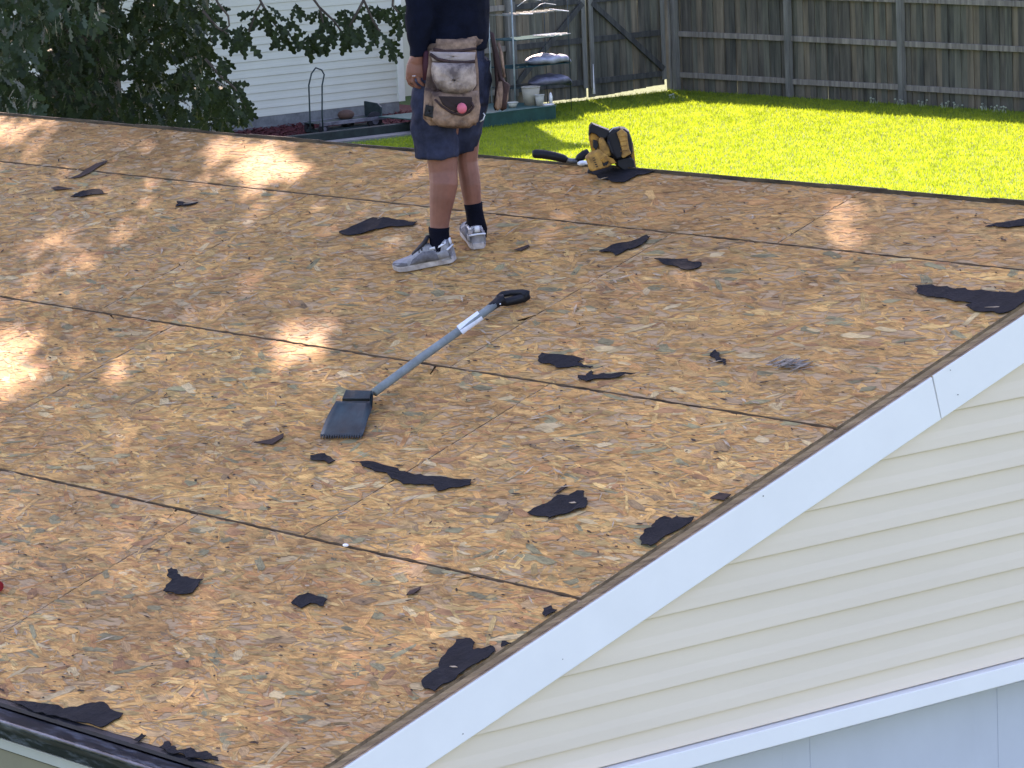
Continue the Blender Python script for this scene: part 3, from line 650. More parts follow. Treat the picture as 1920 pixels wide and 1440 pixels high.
# wire tray
a = onx(1030,66,RX1-.15); b = MB()
for k in range(14):
    y = a.y-.18+k*.035; b.tube([(a.x-.18,y,a.z),(a.x+.18,y+random.uniform(-.02,.02),a.z+random.uniform(-.01,.03))], .005, seg=5)
for k in range(5): b.tube([(a.x-.18+k*.09,a.y-.2,a.z+.01),(a.x-.18+k*.09,a.y+.3,a.z+.01)], .005, seg=5)
tag(b.build('wire_tray', M_bright), 'crumpled pale wire tray on the second shelf of the rack', 'tray')
def bag(pxc, wpx, hpx, X, lab, col):
    c = onx(*pxc, X); s = 117.; w = wpx/s/.78; h = hpx/s; m_ = mat('bag_'+lab[:6], col, .45, var=.25, scale=7, bump=.5, bscale=12)
    b = MB(); b.ball(c+Vector((0,0,h*.45)), .26, w/2, h*.55, seg=28, rg=18); o = b.build('soil_bag', m_, None, True)
    for v in o.data.vertices:
        q = v.co-c; t = q.y/(w/2)
        z = max(q.z, 0); z = z*(.75+.35*noise.noise(Vector((t*1.7,q.x*3,c.z)))) + .02*noise.noise(v.co*9)
        if t > .55: z -= (t-.55)*.22           # the end slumps over the shelf edge
        v.co = c+Vector((q.x*(1+.1*noise.noise(v.co*4)), q.y, z))
    tag(o, lab, 'bag', 'plastic bags on the shelving rack')
bag((1028,119),82,26,-38.35,'puffy white and grey bag draped over the shelf edge',(.36,.37,.43))
bag((1032,158),78,26,-38.35,'darker grey bag slumped on the lowest shelf',(.17,.17,.22))
# green raised box with pots
bx = empty('planter_box', onz(980,232,GZ), 'low dark green planter box under the shelving rack', 'planter')
M_green = mat('green_box', (.010,.062,.050), .5, var=.2, scale=6)
BX1 = -37.36; y0, y1 = onx(800,220,BX1).y, onx(1043,222,BX1).y; zt = GZ+.23
b = MB(); b.abox(BX1-.03,BX1,y0,y1,GZ,zt-.02); b.build('front_panel', M_green, bx, bevel=.005)
b = MB(); b.abox(-38.6,BX1-.03,y1-.03,y1,GZ,zt-.02); b.build('end_panel', M_green, bx)
b = MB(); b.abox(-38.6,BX1+.012,y0,y1+.012,zt-.018,zt); b.build('lid', mat('green_lid',(.035,.10,.085),.5,var=.15), bx, bevel=.006)
M_cream2 = mat('cream_plastic', (.33,.30,.22), .5, var=.06); M_wpl = mat('white_plastic', (.42,.41,.33), .5)
def pot(pxc, r0_, r1_, h, X, m_, lab, cat):
    c = onx(*pxc, X); c.z = zt; t = empty('pot', c, lab, cat)
    b = MB(); b.tube([c,c+Vector((0,0,h))],[r0_,r1_],seg=20,cap=False); b.add([c+Vector((r0_*math.cos(k*.314),r0_*math.sin(k*.314),.004)) for k in range(20)],[tuple(range(20))]); o = b.build('body', m_, t, True); o.modifiers.new('s','SOLIDIFY').thickness=.006
    b = MB(); ring = [c+Vector((r1_*math.cos(k*.2618),r1_*math.sin(k*.2618),h)) for k in range(25)]; b.tube(ring, .008, seg=6); b.build('rim', m_, t, True)
pot((996,194),.11,.15,.29,-37.75,M_cream2,'cream bucket standing on the green planter box','bucket')
pot((1012,194),.055,.075,.17,-37.52,M_wpl,'small white pot in front of the cream bucket','pot')
pot((961,186),.05,.085,.08,-37.7,M_wpl,'shallow white bowl left of the cream bucket','bowl')
b = MB(); c = onx(1033,192,-37.6); c.z = zt; b.tube([c,c+Vector((0,0,.12)),c+Vector((0,0,.15)),c+Vector((0,0,.18))],[.028,.028,.02,.012],seg=12); tag(b.build('bottle', M_paint, None, True), 'slim white bottle at the right end of the planter box', 'bottle')
b = MB(); c = onx(1025,193,-37.5); c.z = zt; b.tube([c,c+Vector((0,0,.015))],[.11,.13],seg=18); tag(b.build('saucer', M_paint, None, True), 'white saucer under the slim bottle', 'saucer')

# =================================================================== GRASS
M_blade_g = mat('grass_blade', (.170,.236,.042), .65, var=.3, scale=4, trans=.6, dark=(.115,.185,.026), ramp=(.34,.68), spec=.2)
ng = 330000
gx = rng.uniform(-39.4,-23.5,ng*2); gy = rng.uniform(22.5,35.45,ng*2)
d = (gx-CAM.x)*-.777+(gy-CAM.y)*.629
keep = ~((gx < -37.35) & (gy < 31.05)) & (gx < -22 ) & ((gy-CAM.y)/(CAM.x-gx) > .60)
gx, gy = gx[keep][:ng], gy[keep][:ng]; n = len(gx)
a = rng.uniform(0,2*np.pi,n); h = rng.gamma(6,.0058,n).clip(.015,.075); w = rng.uniform(.004,.008,n)
lean = rng.uniform(.1,.9,n)*h; la = rng.uniform(0,2*np.pi,n)
# soft clumping
P = np.zeros((n,3,3)); P[:,0] = np.stack([gx-np.cos(a)*w, gy-np.sin(a)*w, np.full(n,GZ)],-1); P[:,1] = np.stack([gx+np.cos(a)*w, gy+np.sin(a)*w, np.full(n,GZ)],-1)
P[:,2] = np.stack([gx+np.cos(la)*lean, gy+np.sin(la)*lean, GZ+h],-1)
def tris_mesh(name, P, m, k):
    n = len(P); me = bpy.data.meshes.new(name); me.vertices.add(n*k); me.vertices.foreach_set('co', P.ravel()); me.loops.add(n*k)
    me.loops.foreach_set('vertex_index', np.arange(n*k,dtype=np.int32)); me.polygons.add(n); me.polygons.foreach_set('loop_start', np.arange(0,n*k,k,dtype=np.int32)); me.polygons.foreach_set('loop_total', np.full(n,k,dtype=np.int32))
    me.update(calc_edges=True); return link(name, me, m)
tag(tris_mesh('grass', P, M_blade_g, 3), kind='stuff')

# =================================================================== OAK TREE
tr0 = Vector((-17.2, 9.2, GZ))
oak = empty('oak_tree', tr0, 'large oak with lobed dark leaves overhanging the roof at upper left', 'tree')
M_bark = mat('bark', (.09,.07,.05), .95, var=.4, scale=6, bump=1, bscale=14, stretch=(3,3,.6))
M_leaf = mat('oak_leaf', (.025,.042,.014), .6, var=.4, scale=2.5, trans=.2, spec=.2)
# sun gaps through the crown: where they land on the deck (photo px), radii, tilt, share of leaves kept
GAPS = [(420,276,36,17,-.3,.0),(492,306,58,30,-.5,.0),(520,312,34,24,-.3,.0),(30,235,46,22,0,.1),(8,690,46,54,.2,.0),(110,488,36,28,.3,.12),(275,392,16,15,0,.18),(288,350,12,10,0,.2),
        (556,655,46,36,0,.0),(690,700,28,20,0,.3),(495,372,34,14,0,.35),(1592,425,34,36,.2,.08),(1640,372,60,12,.1,.45),(1285,520,26,14,0,.5),(1155,633,16,12,0,.2),(1412,594,12,9,0,.1),(1250,628,12,8,0,.35),
        (738,1072,46,24,.2,.08),(1900,470,50,25,0,.55),(980,575,24,16,0,.5),(545,590,26,18,0,.4),(870,305,40,8,0,.4),(40,640,25,20,0,.3),(60,560,22,16,0,.5),(150,450,20,14,.2,.5),(330,330,26,10,-.2,.5),(70,300,24,12,0,.5),(600,720,20,12,0,.6),(460,430,22,10,0,.6),(780,1050,22,10,0,.55),(1500,470,22,10,0,.6),(1180,560,14,8,0,.45)]
def near_gap(pts):
    for p in pts:
        q = p - SUND*(p.dot(RN)/SUND.dot(RN)); x, y = px(q)
        for cx, cy, rx, ry, an, kp in GAPS:
            if abs(x-cx) < rx*1.6+14 and abs(y-cy) < ry*1.9+14 and kp < .3: return True
    return False
b = MB(); b.tube([tr0-Vector((0,0,.2)), tr0+Vector((.1,0,1.5)), tr0+Vector((.3,-.1,4)), tr0+Vector((.6,-.3,7.5)), tr0+Vector((.9,-.5,12))],[.48,.36,.30,.22,.08],seg=14); b.build('trunk', M_bark, oak, True)
CC = Vector((-15.0,7.5,9.2))
for k in range(12):
    a = k*math.pi/6+.2; e = CC+Vector((math.cos(a)*4.6, math.sin(a)*4.6, random.uniform(-1.8,2.5))); s0 = tr0+Vector((.4,-.2,4.5+k*.35)); mid = s0.lerp(e,.5)+Vector((0,0,.7))
    if near_gap([s0.lerp(mid,t/12) for t in range(13)]+[mid.lerp(e,t/12) for t in range(13)]): continue
    b = MB(); b.tube([s0,mid,e],[.14,.08,.02],seg=8); b.build('limb', M_bark, oak, True)
# lobed leaf template (unit length along +x)
LT = np.array([(0,0),(.12,.06),(.22,.20),(.33,.12),(.44,.30),(.55,.16),(.70,.34),(.80,.20),(.93,.18),(1,0),(.93,-.18),(.80,-.20),(.70,-.34),(.55,-.16),(.44,-.30),(.33,-.12),(.22,-.20),(.12,-.06)])
LT = np.array([(0,0),(.10,.03),(.22,.13),(.31,.06),(.44,.24),(.53,.09),(.70,.27),(.79,.12),(.93,.13),(1,0),(.93,-.13),(.79,-.12),(.70,-.27),(.53,-.09),(.44,-.24),(.31,-.06),(.22,-.13),(.10,-.03)])
def leaf_cloud(C_, L, tpl, droop=.5, up=None):
    n = len(C_); k = len(tpl)
    ax = rng.normal(0,1,(n,3)); ax[:,2] -= droop; ax /= np.linalg.norm(ax,axis=1)[:,None]
    nb = rng.normal(0,1,(n,3)); nb[:,2] += .8; b_ = np.cross(nb,ax); b_ /= np.linalg.norm(b_,axis=1)[:,None]; c_ = np.cross(ax,b_)
    x = tpl[:,0][None,:,None]; y = tpl[:,1][None,:,None]; L = L[:,None,None]
    return C_[:,None,:] + L*(x*ax[:,None,:] + y*b_[:,None,:] + (-.18*x*x-.5*np.abs(y)*.4)*c_[:,None,:])
RNv = np.array(RN); SV = np.array(SUND); Cn = np.array(CAM); fN, rN, uN = np.array(fwd), np.array(RT), np.array(UP)
def npx(P): d = P-Cn; z = d@fN; return 960+F_PX*(d@rN)/z, 720-F_PX*(d@uN)/z
def gap_keep(P):
    t = (P@RNv)/(SV@RNv); Q = P - SV*t[:,None]; x, y = npx(Q); k = np.ones(len(P), bool); rr = rng.random(len(P))
    for cx, cy, rx, ry, an, kp in GAPS:
        dx, dy = x-cx, y-cy; c, s = math.cos(an), math.sin(an); wob = .45*(np.sin(x/9.+y/13.)+np.sin(y/7.5-x/17.+1.3)+.7*np.sin(x/4.3+1.)*np.sin(y/5.1)); e = ((dx*c+dy*s)/(rx*1.38))**2+((-dx*s+dy*c)/(ry*1.42))**2 + wob*.8
        k &= ~((e < 1) & (rr > kp)); k &= ~((e >= 1) & (e < 1.7) & (rr > .55+.3*(kp+.2)))
    return k
n = 230000
q = rng.normal(0,1,(n,3)); q /= np.linalg.norm(q,axis=1)[:,None]; q *= rng.uniform(.25,1,n)[:,None]**.45
P = np.array(CC)+np.array([-.6,.2,.0])+q*np.array([7.8,7.4,4.8])
P = P[P[:,2] > 2.4]; x, y = npx(P); P = P[(y < -60)]; P = P[gap_keep(P)]
DIA = np.array([(0,0),(.35,.30),(.75,.28),(1,0),(.75,-.28),(.35,-.30)])
n2 = 70000
q = rng.normal(0,1,(n2,3)); q /= np.linalg.norm(q,axis=1)[:,None]; q *= rng.uniform(.2,1,n2)[:,None]**.45
P_shade = np.array([-22.0,12.0,5.4])+q*np.array([6.5,6.0,3.9]); P_shade = P_shade[P_shade[:,2] > 1.6]; x, y = npx(P_shade); P_shade = P_shade[y < -40]; P_shade = P_shade[gap_keep(P_shade)]; P = np.concatenate([P,P_shade])  # added leaf mass out of view, blocks sun from the hanging skirt
o = tris_mesh('crown', leaf_cloud(P, rng.uniform(.09,.15,len(P)), DIA), M_leaf, 6); o.parent = oak; o.location = -tr0; o['kind'] = 'stuff'
print('crown leaves', len(P))
# lower hanging skirt seen at upper left, thinned where the house shows through
def skirt(n, x0, x1, y0, y1, d0, d1, edge, hole, Lr, m, thr):
    xs = rng.uniform(x0,x1,n); ys = rng.uniform(y0,y1,n); ds = rng.uniform(d0,d1,n); out = []
    for i in range(n):
        if xs[i] > edge(ys[i])+random.gauss(0,6): continue
        if noise.noise(Vector((xs[i]/hole, ys[i]/hole, 3.1))) > thr + random.gauss(0,.06): continue
        r = ray(xs[i], ys[i]); p = CAM + r*float(ds[i]/math.hypot(r.x,r.y)); 
        if p.z > GZ+.1: out.append(p)
    P = np.array([tuple(p) for p in out]); o = tris_mesh('crown', leaf_cloud(P, rng.uniform(*Lr,len(P)), LT, 1.2), m, len(LT)); o.parent = oak; o.location = -tr0; o['kind'] = 'stuff'
def edge(y):
    pts = [(-200,430),(0,392),(40,396),(70,392),(110,408),(150,418),(185,440),(205,468),(225,455),(240,410),(300,400)]
    for (a,b_),(c,d_) in zip(pts,pts[1:]):
        if a <= y <= c: return b_+(d_-b_)*(y-a)/(c-a)
    return 400
skirt(12500, -160, 480, -160, 265, 26.5, 33, edge, 42, (.085,.135), M_leaf, .27)
M_leaf2 = mat('oak_leaf_near', (.034,.062,.024), .55, var=.35, scale=1.5, trans=.2, spec=.3)
skirt(1500, -160, 100, -160, 235, 21.5, 23.5, lambda y: 78-max(0,y-120)*.1+20*math.sin(y/23), 60, (.09,.13), M_leaf2, .35)
skirt(420, 60, 190, -100, 45, 21.5, 23.5, lambda y: 190, 30, (.08,.12), M_leaf2, .2)
# sprays: single leaves as parts
lv = bpy.data.meshes.new('leaf'); 
k = len(LT); lv.from_pydata([(x,y,-.18*x*x-.12*abs(y)) for x,y in LT.tolist()], [], [(0,1,17),(1,2,16,17),(2,3,15,16),(3,4,14,15),(4,5,13,14),(5,6,12,13),(6,7,11,12),(7,8,10,11),(8,9,10)]); lv.materials.append(M_leaf)
def spray(cx, cy, n, spread, ang, dist):
    r = ray(cx, cy); base = CAM + r*(dist/math.hypot(r.x,r.y))
    n = max(3, n)
    for i in range(n):
        a = ang + (i-(n-1)/2)*spread*.85 + random.gauss(0,.18)
        d = (RT*math.cos(a) - UP*math.sin(a) + fwd*random.uniform(-.35,.35)).normalized()
        nrm = (-fwd + RT*random.gauss(0,.5) + UP*random.gauss(0,.5)); s = nrm.cross(d).normalized(); nn = d.cross(s)
        L = random.uniform(.105,.155); st = base + (RT*random.uniform(-.02,.02)+UP*random.uniform(-.02,.02)) - tr0
        o = bpy.data.objects.new('leaf', lv); COL.objects.link(o); o.parent = oak
        o.matrix_local = Matrix(((d.x*L,s.x*L*.85,nn.x*L,st.x),(d.y*L,s.y*L*.85,nn.y*L,st.y),(d.z*L,s.z*L*.85,nn.z*L,st.z),(0,0,0,1)))
SP = [(455,45,4,.55,1.9),(466,62,3,.6,2.2),(462,75,4,.5,1.6),(478,22,4,.6,2.4),(500,12,5,.6,1.5),(505,32,5,.5,1.7),(522,42,4,.6,1.4),(528,62,5,.5,1.7),(540,70,4,.5,1.3),(543,35,4,.6,1.2),
      (556,10,4,.6,1.3),(580,62,4,.5,1.9),(588,75,4,.5,1.6),(600,20,5,.6,1.6),(606,45,5,.5,1.5),(625,38,5,.55,1.8),(635,60,5,.5,1.4),(618,66,3,.5,1.9),(650,20,5,.6,1.5),(655,50,5,.5,1.7),(645,78-12,4,.5,1.2),
      (672,25,4,.6,1.4),(682,50,5,.5,1.8),(700,40,4,.5,1.3),(705,62,4,.5,1.5),(722,75,4,.5,1.2),(733,84,4,.45,1.5),(690,10,4,.6,1.6),(712,12,5,.6,1.5),(735,12,5,.6,1.4),(755,22,4,.5,1.6),(748,35,3,.5,1.8),
      (408,50,4,.5,.8),(425,62,5,.5,.9),(435,74,4,.5,1.1),(400,20,4,.6,.6),(412,105,4,.5,1.2),(430,150,4,.5,1.0),(442,165,4,.5,1.2),(452,190,5,.5,1.2),(462,205,4,.5,1.3),(432,200,5,.5,1.5),(420,175,5,.6,1.4)]
for (x_,y_,n_,sp_,an_) in SP: spray(x_, y_, n_, sp_, an_, 26.2+random.uniform(-.6,.6))
def twig(pts, r=.006):
    b = MB(); b.tube([CAM+ray(*q)*(26.3/math.hypot(ray(*q).x,ray(*q).y)) for q in pts], [r*(1.6-i/len(pts)) for i in range(len(pts))], seg=6); b.build('twig', M_bark, oak, True)
for tw in ([(470,-40),(490,5),(480,22),(466,62),(460,80)],[(490,5),(505,32),(528,62),(543,76)],[(560,-40),(600,15),(606,45),(588,78)],[(600,15),(625,38),(648,70)],[(670,-50),(682,0),(700,40),(722,75),(735,88)],[(682,0),(655,50)],[(740,-40),(736,10),(752,30)],
           [(395,-30),(408,5),(428,30),(430,48),(418,58),(408,50)],[(380,20),(408,52),(430,66)],[(385,110),(410,140),(440,165),(462,205)]): twig(tw)

# =================================================================== NAIL GUN on the ridge
M_yel = mat('tool_yellow', (.40,.19,.015), .5, var=.3, scale=30, dark=(.10,.045,.012))
M_tan = mat('dusty_yellow', (.40,.215,.045), .6, var=.35, scale=25, dark=(.10,.045,.012))
gp0 = R(*ruv(1150,328), .01)
hf = Vector((fwd.x,fwd.y,0)).normalized()
ng_ = empty('nail_gun', gp0, 'battered yellow and black cordless nail gun standing at the ridge', 'power tool')
def gpt(x, y, o=0): return on_plane(x, y, gp0+hf*o, hf)
def slab(name, pts, o, th, m, bev=.004, parent=None): b = MB(); b.prism([gpt(x,y,o) for x,y in pts], hf*th); return b.build(name, m, parent or ng_, bevel=bev, seg=3)
slab('core_block', [(1106,240),(1124,246),(1150,246),(1180,250),(1186,290),(1190,318),(1160,316),(1146,300),(1138,312),(1118,312),(1112,296),(1106,270)], .035,.05,M_nblack,.010)
slab('motor_housing', [(1105,246),(1114,247),(1127,256),(1136,267),(1140,284),(1134,296),(1122,300),(1113,293),(1108,275),(1104,262)], .01,.07,M_yel,.012)
slab('top_grip', [(1105,238),(1110,232),(1117,235),(1130,240),(1143,245),(1140,257),(1128,262),(1117,252),(1108,249),(1104,256)], -.005,.08,M_nblack,.008)
slab('grip_panel', [(1124,257),(1131,258),(1142,276),(1146,292),(1136,296),(1126,286),(1122,268)], -.012,.03,M_tan,.006)
slab('magazine', [(1097,296),(1110,286),(1124,279),(1130,285),(1140,290),(1146,301),(1150,306),(1140,314),(1124,318),(1110,322),(1104,318),(1102,308)], -.03,.07,M_tan,.008)
slab('nose_piece', [(1106,313),(1116,312),(1112,321),(1105,326),(1101,324)], -.02,.04,M_nblack,.003)
slab('trigger_guard', [(1129,303),(1137,296),(1144,299),(1139,309),(1131,312)], -.036,.02,M_nblack,.003)
for k in range(5):
    x0 = 1111+k*1.5; y0 = 296+k*4.0; slab('vent_slot', [(x0,y0),(x0+4,y0-1),(x0+4.4,y0+.6),(x0+.4,y0+1.6)], -.033,.005,M_nblack,.0005)
slab('battery_shell', [(1138,256),(1143,247),(1152,243),(1163,241),(1172,242),(1180,248),(1185,262),(1187,284),(1184,293),(1168,297),(1158,300),(1149,296),(1144,282),(1140,268)], -.02,.11,M_nblack,.010)
slab('battery_label', [(1156,249),(1166,242),(1176,250),(1177,263),(1180,280),(1184,288),(1169,297),(1165,294),(1167,285),(1162,265)], -.034,.02,M_tan,.004)
for yy in (256,265,274,283): slab('rib', [(1163,yy),(1176,yy-2),(1176.6,yy-.8),(1163.6,yy+1.2)], -.037,.004,M_yel,.001)
b = MB(); b.tube([gpt(1141,262,-.03),gpt(1142,270,-.034),gpt(1147,284,-.035),gpt(1153,295,-.03)], .006, seg=10); b.build('hook', M_nblack, ng_, True)
slab('dark_latch', [(1112,262),(1120,264),(1123,272),(1118,282),(1112,276)], -.004,.03,M_nblack,.003)
slab('belly_strap', [(1126,300),(1136,292),(1150,298),(1156,306),(1148,308),(1140,302),(1132,306)], -.038,.02,M_yel,.003)
slab('rear_foot', [(1156,300),(1168,297),(1180,294),(1189,300),(1193,320),(1194,324),(1180,324),(1166,318),(1158,312)], .0,.07,M_nblack,.006)
slab('side_plate', [(1180,262),(1187,268),(1190,292),(1193,316),(1190,316),(1184,296)], .03,.03,M_yel,.003)
b = MB(); b.tube([gpt(1148,240,.01),gpt(1148,247,.01)], .004, seg=8); b.build('sight_pin', M_nblack, ng_, True)
b = MB(); b.tube([gpt(1142,248,-.02),gpt(1150,240,-.02),gpt(1160,238,-.02)], .0015, seg=6); b.build('wire_loop', M_label, ng_, True)
# pliers with black grips hanging over the ridge
pl = empty('tool_with_black_grips', R(*ruv(1070,305),.01), 'hand tool with two thick black foam grips lying across the ridge', 'hand tool')
pp0 = R(*ruv(1070,316), .0)
def qpt(x, y, o=0): return on_plane(x, y, pp0+hf*o, hf)
b = MB(); b.tube([qpt(998,289,.03),qpt(1003,288.5,.03),qpt(1016,289,.03),qpt(1035,292,.03),qpt(1056,297,.03),qpt(1063,300,.03)], [.014,.019,.0195,.019,.0175,.013], seg=16); b.build('grip', M_nblack, pl, True)
b = MB(); b.tube([qpt(1081,301,.03),qpt(1086,297,.03),qpt(1096,289,.03),qpt(1104,284,.03)], [.010,.018,.018,.014], seg=16); b.build('grip', M_nblack, pl, True)
b = MB(); b.tube([qpt(1060,299,.03),qpt(1070,302,.03),qpt(1083,302,.03)], [.012,.012,.012], seg=12); b.build('joint', mat('dull_metal', (.14,.15,.16), .5, metal=.6), pl, True)
b = MB(); b.ball(qpt(1093,306,-.02), .02,.03,.012, seg=8, rg=5); tag(b.build('paper_scrap', M_label), 'crumpled white paper scrap beside the nail gun nose', 'paper')
b = MB(); b.ball(qpt(1099,327,-.06), .015,.02,.008, seg=8, rg=5); tag(b.build('paper_scrap', M_label), 'tiny pale scrap on the corner of the felt flap', 'paper')
b = MB(); b.tube([gpt(1192,318,0),gpt(1205,326,-.04),gpt(1218,324,-.05),gpt(1232,328,-.05)], [.010,.008,.005,.004], seg=8); tag(b.build('pry_bar_tip', M_nblack, None, True), 'thin black bar end sticking out right of the nail gun', 'bar')

# =================================================================== PERSON
base = R(*ruv(838,488), 0)
man = empty('person', base, 'worker in navy shirt and shorts with tan tool belt standing on the roof, back turned', 'person')
def P3(x, y, o=0): return on_plane(x, y, base+hf*o, hf)
rt = Vector((RT.x,RT.y,0)).normalized(); Z = Vector((0,0,1))
M_skin = mat('skin', (.215,.088,.056), .55, var=.12, scale=14, spec=.35, bump=.05, bscale=60)
M_short = mat('navy_shorts', (.028,.034,.060), .9, var=.4, scale=7, spec=.15, bump=.25, bscale=90)
M_shirt = mat('navy_shirt', (.0045,.0065,.015), .95, spec=.12, var=.25, scale=12, bump=.2, bscale=120)
M_sock = mat('black_sock', (.004,.0045,.009), .95, spec=.1, bump=.3, bscale=150)
m_ = 1/456.
def T(b, pts, ref=None, seg=16):   # pts: x,y,off, half-width px, half-depth px
    b.tube([P3(p[0],p[1],p[2]) for p in pts], [(p[3]*m_, p[4]*m_) for p in pts], ref=ref or rt, seg=seg)
LO, RO_ = -.02, .10                # depth of left and right leg
body = MB()
T(body, [(826,150,-.0,38,40),(827,215,0,36,40),(829,265,0,30,34),(829,300,.0,28,31),(831,322,.0,27,30),(832,345,-.01,26.5,31),(829,370,-.01,24,28),(826,395,-.01,20.5,23),(824,420,-.01,18,19),(823,440,-.01,17,18),(824,462,-.01,18,22)])
T(body, [(876,150,.06,30,34),(875,215,.08,27,32),(876,265,.09,23,29),(875,300,.10,20.5,28),(879,322,.10,20,28),(882,345,.10,19.5,28),(884,362,.10,18,25),(886,380,.10,16,20),(888,400,.10,14.5,17),(892,418,.10,15,18),(895,440,.11,16,20)])
T(body, [(848,165,.03,50,42),(847,120,.03,54,44),(846,80,.03,56,46),(843,40,.03,60,48),(841,-20,.03,76,56),(840,-80,.03,84,58),(838,-120,.03,80,52),(837,-150,.03,50,40)])   # torso
T(body, [(837,-140,.02,28,28),(835,-168,0,26,28),(834,-190,-.0,30,34)])   # neck
hc = P3(832,-222,.0)
fdir = (-rt*.6+hf*.8).normalized(); fs_ = fdir.cross(Z)
body.ball(hc, .078,.098,.118, (fs_, fdir, Z)); body.ball(hc+Z*.0-fdir*.0+Z*-.07+fdir*.035, .058,.062,.055, (fs_, fdir, Z))
body.ball(hc+fdir*.100-Z*.02, .014,.020,.026, (fs_,fdir,Z)); body.ball(hc+fdir*.088-Z*.062, .026,.012,.008, (fs_,fdir,Z))
for s in (-1,1): body.ball(hc+fs_*.078*s-Z*.01, .010,.020,.032, (fs_,fdir,Z))
# left arm (photo left) and forearm
T(body, [(783,-125,-.03,24,26),(782,-80,-.05,24,26),(786,-20,-.07,22,24),(789,30,-.08,19,21),(786,80,-.085,15,17),(782,108,-.09,13,16),(780,118,-.09,15,13)])
# palm
T(body, [(780,112,-.09,14,11),(780,124,-.09,18,11.5),(780,136,-.09,19,11.5),(780,144,-.088,17,10)], seg=16)
def finger(pts, r): body.tube([P3(x,y,o) for x,y,o in pts], r, ref=rt, seg=10)
finger([(765,134,-.090),(764,147,-.092),(768,157,-.086),(776,163,-.076)],[.0082,.0080,.0075,.0060])
finger([(773,138,-.096),(774,153,-.101),(781,162,-.092),(789,165,-.080)],[.0088,.0084,.0080,.0062])
finger([(782,138,-.098),(786,152,-.105),(793,159,-.096),(800,160,-.082)],[.0088,.0086,.0080,.0062])
finger([(790,134,-.096),(796,144,-.103),(802,150,-.094),(805,153,-.082)],[.0086,.0082,.0076,.0060])
finger([(789,120,-.080),(798,128,-.062),(802,138,-.056),(801,146,-.058)],[.0120,.0108,.0095,.0072])
# right arm bent forward, hidden by the torso
T(body, [(900,-125,.10,24,26),(906,-70,.14,23,25),(900,-15,.20,20,22),(880,0,.34,16,17),(850,5,.44,13,14),(835,5,.48,16,10)])
for k in range(4): finger([(838-k*1.5,2+k*4,.49),(826,3+k*4,.50),(819,6+k*4,.49)],[.0095,.009,.007])
bo = body.build('body', M_skin, man, True, remesh=.0038, smooth_it=2)
# hair
b = MB(); b.ball(hc+Z*.018-fdir*.012, .088,.106,.118, (fs_,fdir,Z)); h_ = b.build('hair', mat('dark_hair', (.02,.014,.01), .8, bump=.6, bscale=80), man, True)
bm = bmesh.new(); bm.from_mesh(h_.data)
bmesh.ops.delete(bm, geom=[v for v in bm.verts if (v.co-hc).dot(fdir) > .055 and (v.co-hc).z < .06 or (v.co-hc).z < -.07], context='VERTS'); bm.to_mesh(h_.data); bm.free()
for s in (-1,1): b = MB(); b.ball(hc+fdir*.088+fs_*.032*s+Z*.005, .012,.008,.008, (fs_,fdir,Z), seg=8, rg=6); b.build('eye', M_paint, man, True)
# shorts
b = MB()
T(b, [(846,72,.03,60,50),(846,95,.03,62,53),(847,130,.03,64,56),(848,165,.03,66,58),(848,195,.03,66,56)])
T(b, [(822,150,0,44,46),(816,200,-.005,46,47),(815,240,-.005,46,46),(819,270,-.01,43,43),(820,296,-.01,41.5,41)])
T(b, [(882,110,.05,40,44),(880,150,.06,40,44),(874,200,.07,38,43),(869,240,.08,35,42),(866,262,.09,32,40),(867,284,.09,28,37)])
sh_o = b.build('shorts', M_short, man, True, remesh=.008, smooth_it=2, noise_amp=.011, noise_sc=11)
# shirt: torso and sleeve
b = MB()
T(b, [(847,88,.03,65,57),(848,70,.03,68,58),(847,40,.03,68,57),(845,10,.03,71,58),(842,-30,.03,78,60),(840,-80,.03,87,62),(838,-120,.03,84,56),(837,-148,.03,48,42)])
T(b, [(783,-128,-.03,29,31),(781,-80,-.05,30,31),(783,-20,-.07,29,30),(788,30,-.08,27,28),(787,60,-.085,23,25),(785,85,-.088,19,21),(783,108,-.09,16,18)])
T(b, [(900,-128,.10,29,31),(906,-70,.14,28,31),(900,-15,.20,26,28),(880,0,.34,20,21),(850,5,.44,17,18)])
b.build('shirt', M_shirt, man, True, remesh=.008, smooth_it=2, noise_amp=.010, noise_sc=9)
# socks
b = MB(); T(b, [(823,426,-.01,20,21.5),(823,434,-.01,19,20),(824,446,-.01,19,21),(826,462,-.01,20,26),(826,474,-.01,18,26)]); b.build('sock', M_sock, man, True)
b = MB(); T(b, [(887,381,.10,17.5,21.5),(889,395,.10,16.5,19),(892,412,.10,17,21),(895,430,.10,19,24),(895,446,.10,17,24)]); b.build('sock', M_sock, man, True)
